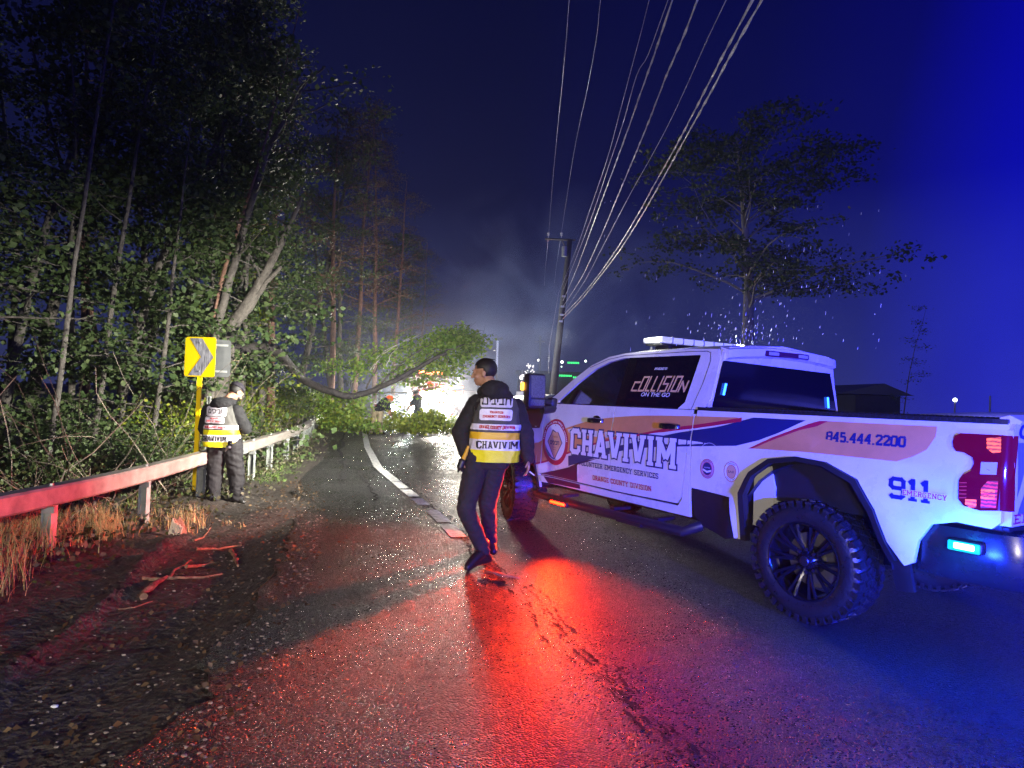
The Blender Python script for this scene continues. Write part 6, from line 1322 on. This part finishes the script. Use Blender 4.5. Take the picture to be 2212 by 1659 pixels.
wire(q7([(240, 1310), (300, 1170), (370, 980), (440, 790), (510, 600), (580, 400), (640, 230), (716, 0)]), 6.0, .011, 'thick twisted cable fourth from the right at the top edge', 1)
wire(q7([(240, 1335), (320, 1210), (400, 1040), (480, 850), (560, 660), (625, 500), (690, 330), (760, 170), (825, 0)]), 5.8, .011, 'thick twisted cable just left of the single bright thin wire', 1)
wire(q7([(245, 1360), (330, 1230), (420, 1060), (530, 850), (620, 690), (700, 540), (780, 370), (860, 190), (950, 0)]), 5.5, .005, 'single smooth thin wire between the twisted cables')
wire(q7([(243, 1372), (320, 1290), (400, 1190), (480, 1075), (560, 945), (640, 800), (730, 640), (830, 450), (930, 255), (1065, 0)]), 5.2, .0115, 'thick twisted cable of the rightmost pair, left one', 1)
wire(q7([(238, 1390), (320, 1305), (400, 1205), (480, 1100), (570, 960), (660, 805), (760, 625), (860, 445), (970, 240), (1105, 0)]), 5.0, .0115, 'thick twisted cable of the rightmost pair, right one', 1)
r5 = lambda L: [(1042.3 + x * .2646, 384 + y * .2646) for x, y in L]
def plainwire(pix, Y0, Y1, lab):
    P = [at(u, v, Y0 + (Y1 - Y0) * i / (len(pix) - 1)) for i, (u, v) in enumerate(pix)]; o_ = P[0].copy(); mb = MB(); mb.tube([p - o_ for p in P], .011, 5); o = mb.build('overhead_wire', WM, None, angle=180); o.location = o_; tag(o, lab, 'wire', 'overhead wires running from the utility pole')
plainwire(r5([(705, 760), (660, 850), (622, 940), (605, 1040), (580, 1180), (545, 1380), (540, 1600)]), 37.5, 37, 'slack service wire dropping along the left side of the leaning pole')
plainwire(r5([(536, 505), (525, 620), (512, 750), (505, 880)]), 38, 60, 'wire running on from the left insulator into the distance')
plainwire(r5([(636, 510), (617, 630), (600, 740), (588, 860)]), 38, 60, 'wire running on from the right insulator into the distance')
# far pole, its gleam put in as emission on the shaft
fp = empty('street_lamp', (at(1074, 870, 60).x, 60, -.5), 'far lamp pole with an arm and a shaft that glows to stand for a gleam, behind the walking man', 'street lamp')
f_ = fp.location.copy(); mb = MB(); mb.tube([at(1073, 800, 60) - f_, at(1075, 736, 60) - f_], .10, 8); mb.build('glowing_shaft', mat('glowing_metal', (.8, .8, .85), .2, .3, emit=(.7, .75, 1), es=.5), fp)
mb = MB(); mb.tube([Vector((0, 0, 0)), at(1073, 800, 60) - f_], .09, 8); mb.tube([at(1028, 748, 60) - f_, at(1050, 741, 60) - f_, at(1068, 733, 60) - f_, at(1086, 731, 60) - f_], .12, 6); mb.tube([at(1070, 722, 60) - f_, at(1078, 734, 60) - f_], .08, 6); mb.build('arm', BARK, fp)
fp2 = empty('utility_pole', (at(1165, 870, 75).x, 75, -.5), 'thin distant pole with short crossarm left of the leaning utility pole', 'utility pole')
f_ = fp2.location.copy(); mb = MB(); mb.tube([Vector((0, 0, 0)), at(1167, 725, 75) - f_], .12, 8); mb.build('shaft', BARK, fp2); mb = MB(); mb.tube([at(1155, 738, 75) - f_, at(1177, 738, 75) - f_], .08, 6); mb.build('crossarm', BARK, fp2)
mb = MB(); ell(mb, at(1163, 778, 75) - f_, (.13, .13, .13)); mb.build('lamp', glow('far_white_lamp', (1, .95, .9), 6), fp2)
# white reflective sign beyond the bonnet
ws = empty('road_sign', (at(1123, 851, 24).x, 24, 0), 'small bright white rectangular sign beyond the truck bonnet', 'road sign')
f_ = ws.location.copy(); q = at(1123, 851, 24) - f_; mb = MB(); mb.box(q, (.27, .02, .19), b=.004); mb.build('sign_panel', mat('white_reflective', (.9, .9, .9), .4, emit=(.9, .9, 1), es=.0), ws)
mb = MB(); mb.box((q.x, .03, q.z / 2), (.05, .03, q.z)); mb.build('post', STEEL, ws, smooth=False)
# distant shop building with green signs
bd = empty('shop_building', (at(1290, 860, 120).x, 120, -2), 'dark distant building with rows of green lit lettering strips and white lamps', 'building')
f_ = bd.location.copy(); DARKW = mat('dark_render_wall', (.04, .04, .05), .8, var=.2, vscale=1)
mb = MB(); mb.box((2, 8, 4.2), (34, 14, 8.4)); mb.build('wall', DARKW, bd, smooth=False)
mb = MB(); mb.box((2, 8, 8.6), (35, 15, .3)); mb.build('roof', DARKW, bd, smooth=False)
GRN_ = glow('green_neon', (.05, 1, .22), 2.2)
for (u0, u1, v) in ((1226, 1252, 783), (1208, 1236, 811), (1238, 1250, 815), (1296, 1312, 812)):
    a, b = at(u0, v, 119.5) - f_, at(u1, v + (u1 - u0) * .03, 119.5) - f_; n = max(3, int((u1 - u0) / 3.5)); 
    for k in range(n):
        p = a.lerp(b, (k + .5) / n); mb = MB(); mb.box((p.x, p.y + .6, p.z), ((b.x - a.x) / n * .7, .1, .34), b=.0); mb.build('sign_letter', GRN_, bd, smooth=False)
for (u, v, s) in ((1214, 782, .26), (1265, 780, .2), (1290, 790, .15), (1213, 792, .1), (1270, 808, .16), (1348, 786, .14), (1330, 800, .12), (1362, 798, .2), (1352, 792, .14), (1345, 812, .1)):
    mb = MB(); ell(mb, at(u, v, 119) - f_, (s, .1, s)); mb.build('lamp', glow('greenish_lamp', (.75, 1, .8), 7), bd)
tw = empty('lit_tower', (at(1138, 862, 110).x, 110, -2), 'distant structure outlined by strings of small white lamps left of the mirror', 'tower')
f_ = tw.location.copy(); mb = MB()
frame = [(1128, 832, 1128, 800), (1139, 832, 1142, 790), (1138, 790, 1152, 790), (1152, 790, 1153, 808), (1128, 815, 1142, 800), (1122, 835, 1150, 835)]
for a, b, c, d_ in frame: mb.tube([at(a, b, 110) - f_, at(c, d_, 110) - f_], .12, 5)
for u in (1128, 1150): q = at(u, 833, 110) - f_; mb.tube([q, (q.x, q.y, 0)], .15, 5)
mb.build('frame', STEEL, tw)
rs = np.random.RandomState(3); WL2 = glow('tiny_white_lamp', (1, .92, .9), 4.5)
for k in range(34):
    a, b, c, d_ = frame[k % 5]; t = rs.rand(); q = at(a + (c - a) * t + rs.normal(0, 2), b + (d_ - b) * t + rs.normal(0, 2), 109.7) - f_; s = .09 if k else .3; mb = MB(); ell(mb, q, (s, s, s)); mb.build('lamp', WL2, tw)
# right background: house, lamp, big tree, shrubs
hs = empty('house', (at(1905, 880, 48).x, 48, -1), 'dim distant house roof with a pale gable right of the truck cab', 'house')
f_ = hs.location.copy(); c = at(1905, 850, 48) - f_
mb = MB(); mb.box((c.x, 4, c.z / 2 - .3), (3.4, 7, c.z + .3)); mb.build('wall', DARKW, hs, smooth=False)
mb = MB(); mb.rings([[(c.x - 3.4, -.3, c.z - .1), (c.x, -.3, c.z + .75), (c.x + 2.2, -.3, c.z - .1)], [(c.x - 3.4, 8, c.z - .1), (c.x, 8, c.z + .75), (c.x + 2.2, 8, c.z - .1)]]); mb.build('roof', mat('dim_roof', (.10, .10, .11), .6), hs, smooth=False)
ps = empty('street_lamp', (at(2063, 880, 40).x, 40, -.5), 'small bright lamp on a short post above the white vehicle', 'street lamp')
f_ = ps.location.copy(); q = at(2063, 864, 40) - f_; mb = MB(); mb.tube([(q.x, 0, 0), q], .05, 6); mb.build('post', STEEL, ps); mb = MB(); ell(mb, q, (.12, .10, .12)); mb.build('lamp', glow('cool_lamp', (.85, .95, 1), 12), ps)
po = empty('fence_post', (at(2139, 880, 40).x, 40, -.5), 'slim pale post right of the small bright lamp', 'post'); q = at(2139, 855, 40) - po.location; mb = MB(); mb.tube([(q.x, 0, 0), q], .05, 6); mb.build('shaft', STEEL, po)
bt_ = make_tree(41, 13, .36, (.0, 0), .46, 7.5, 46, LG, .15, 22, mat('smooth_pale_bark', (.16, .155, .15), .8, base2=(.24, .23, .22), vscale=3)); X = at(1608, 850, 27).x; bt_.location = (X, 27, -.3); tag(bt_, 'big tree with a pale thick trunk looming over the truck cab', 'tree', 'trees on the far side of the road')
o = copy_tree(V[6]); X = at(1945, 850, 22).x; o.location = (X, 22, -.3); o.scale = (.6, .6, .5); tag(o, 'thin bare sapling above the truck bed', 'tree', 'trees on the far side of the road')
# rain caught in the light over the cab
mb = MB(); rs = np.random.RandomState(8)
for k in range(230):
    Y = rs.uniform(5.6, 9.5); u = rs.uniform(1300, 1960) if k > 110 else rs.normal(1610, 70); v = rs.uniform(430, 760) if k > 110 else 745 - abs(rs.normal(0, 42)); p = at(u, v, Y); L_ = rs.uniform(.012, .04); mb.tube([p, p + Vector((.002, 0, L_ * .4)), p + Vector((.004, 0, L_))], [.0012, .0022, .0006], 5)
tag(mb.build('rain', mat('rain_drop', (.85, .88, 1), .15, spec=1)), 'falling raindrops caught by the lamps above the truck cab', 'rain', kind='stuff')
lamp('light_bar_end', 'POINT', T(1.99, -.75, 2.25), 55, (.95, 1, .9), size=.05)
lamp('light_bar_end', 'POINT', T(1.99, .80, 2.30), 9, (.95, 1, .9), size=.05)
# ================================================================== damp air
def box_obj(name, lo, hi, m, lab):
    mb = MB(); mb.box([(a + b) / 2 for a, b in zip(lo, hi)], [b - a for a, b in zip(lo, hi)]); o = mb.build(name, m, smooth=False); tag(o, lab, name, kind='stuff'); return o
hz = bpy.data.materials.new('damp_air'); hz.use_nodes = True; t = hz.node_tree; t.nodes.clear(); oo = t.nodes.new('ShaderNodeOutputMaterial'); pv = t.nodes.new('ShaderNodeVolumePrincipled')
pv.inputs['Color'].default_value = (.8, .86, 1, 1); pv.inputs['Density'].default_value = HAZE; pv.inputs['Anisotropy'].default_value = .72; t.links.new(pv.outputs[0], oo.inputs['Volume'])
if HAZE > 0: box_obj('haze', (-60, -22, -4), (60, 160, 22), hz, 'thin rainy haze lit by the vehicles across the whole scene')
# smoke drifting round the pole and over the far vehicles
sm = bpy.data.materials.new('smoke'); sm.use_nodes = True; t = sm.node_tree; t.nodes.clear(); oo = t.nodes.new('ShaderNodeOutputMaterial'); pv = t.nodes.new('ShaderNodeVolumePrincipled')
pv.inputs['Color'].default_value = (.62, .74, 1, 1); pv.inputs['Anisotropy'].default_value = .3
tcs = t.nodes.new('ShaderNodeTexCoord'); nz = t.nodes.new('ShaderNodeTexNoise'); nz.inputs['Scale'].default_value = .16; nz.inputs['Detail'].default_value = 5; nz.inputs['Distortion'].default_value = .8
rmp = t.nodes.new('ShaderNodeMapRange'); rmp.inputs['From Min'].default_value = .46; rmp.inputs['From Max'].default_value = .72; rmp.inputs['To Min'].default_value = 0; rmp.inputs['To Max'].default_value = SMOKE
gd = t.nodes.new('ShaderNodeVectorMath'); gd.operation = 'LENGTH'; mpp = t.nodes.new('ShaderNodeMapping'); mpp.inputs['Scale'].default_value = (1 / 11, 1 / 9, 1 / 9)
fal = t.nodes.new('ShaderNodeMapRange'); fal.inputs['From Min'].default_value = .35; fal.inputs['From Max'].default_value = 1; fal.inputs['To Min'].default_value = 1; fal.inputs['To Max'].default_value = 0
mu = t.nodes.new('ShaderNodeMath'); mu.operation = 'MULTIPLY'
t.links.new(tcs.outputs['Object'], nz.inputs['Vector']); t.links.new(nz.outputs['Fac'], rmp.inputs['Value']); t.links.new(tcs.outputs['Object'], mpp.inputs[0]); t.links.new(mpp.outputs[0], gd.inputs[0]); t.links.new(gd.outputs['Value'], fal.inputs['Value'])
t.links.new(rmp.outputs[0], mu.inputs[0]); t.links.new(fal.outputs[0], mu.inputs[1]); t.links.new(mu.outputs[0], pv.inputs['Density']); t.links.new(pv.outputs[0], oo.inputs['Volume'])
mb = MB(); mb.box((0, 0, 0), (22, 18, 17)); o = mb.build('smoke', sm, smooth=False); o.location = (2.0, 45, 8.2); tag(o, 'pale bluish smoke drifting beside the leaning utility pole', 'smoke', kind='stuff')
cy.volume_step_rate = 2.5; cy.volume_max_steps = 64
lamp('smoke_light', 'SPOT', (-3.4, 36.5, 2.2), 9000, (.62, .78, 1), target=(4, 46, 8), size=.3, spot=100, blend=1)

ms = bpy.data.materials.new('halo_mist'); ms.use_nodes = True; t = ms.node_tree; t.nodes.clear(); oo = t.nodes.new('ShaderNodeOutputMaterial'); pv = t.nodes.new('ShaderNodeVolumePrincipled')  # scattering box added only to spread a white halo round the far headlights
pv.inputs['Color'].default_value = (.9, .94, 1, 1); pv.inputs['Anisotropy'].default_value = .86; pv.inputs['Density'].default_value = .0050; t.links.new(pv.outputs[0], oo.inputs['Volume'])
mb = MB(); mb.box((0, 0, 0), (13, 10.5, 5.2)); o = mb.build('halo_mist', ms, smooth=False); o.location = (-2.6, 29.9, 2.7); tag(o, 'added white drizzle giving the headlights a halo behind the fallen tree', 'halo_mist', kind='stuff')
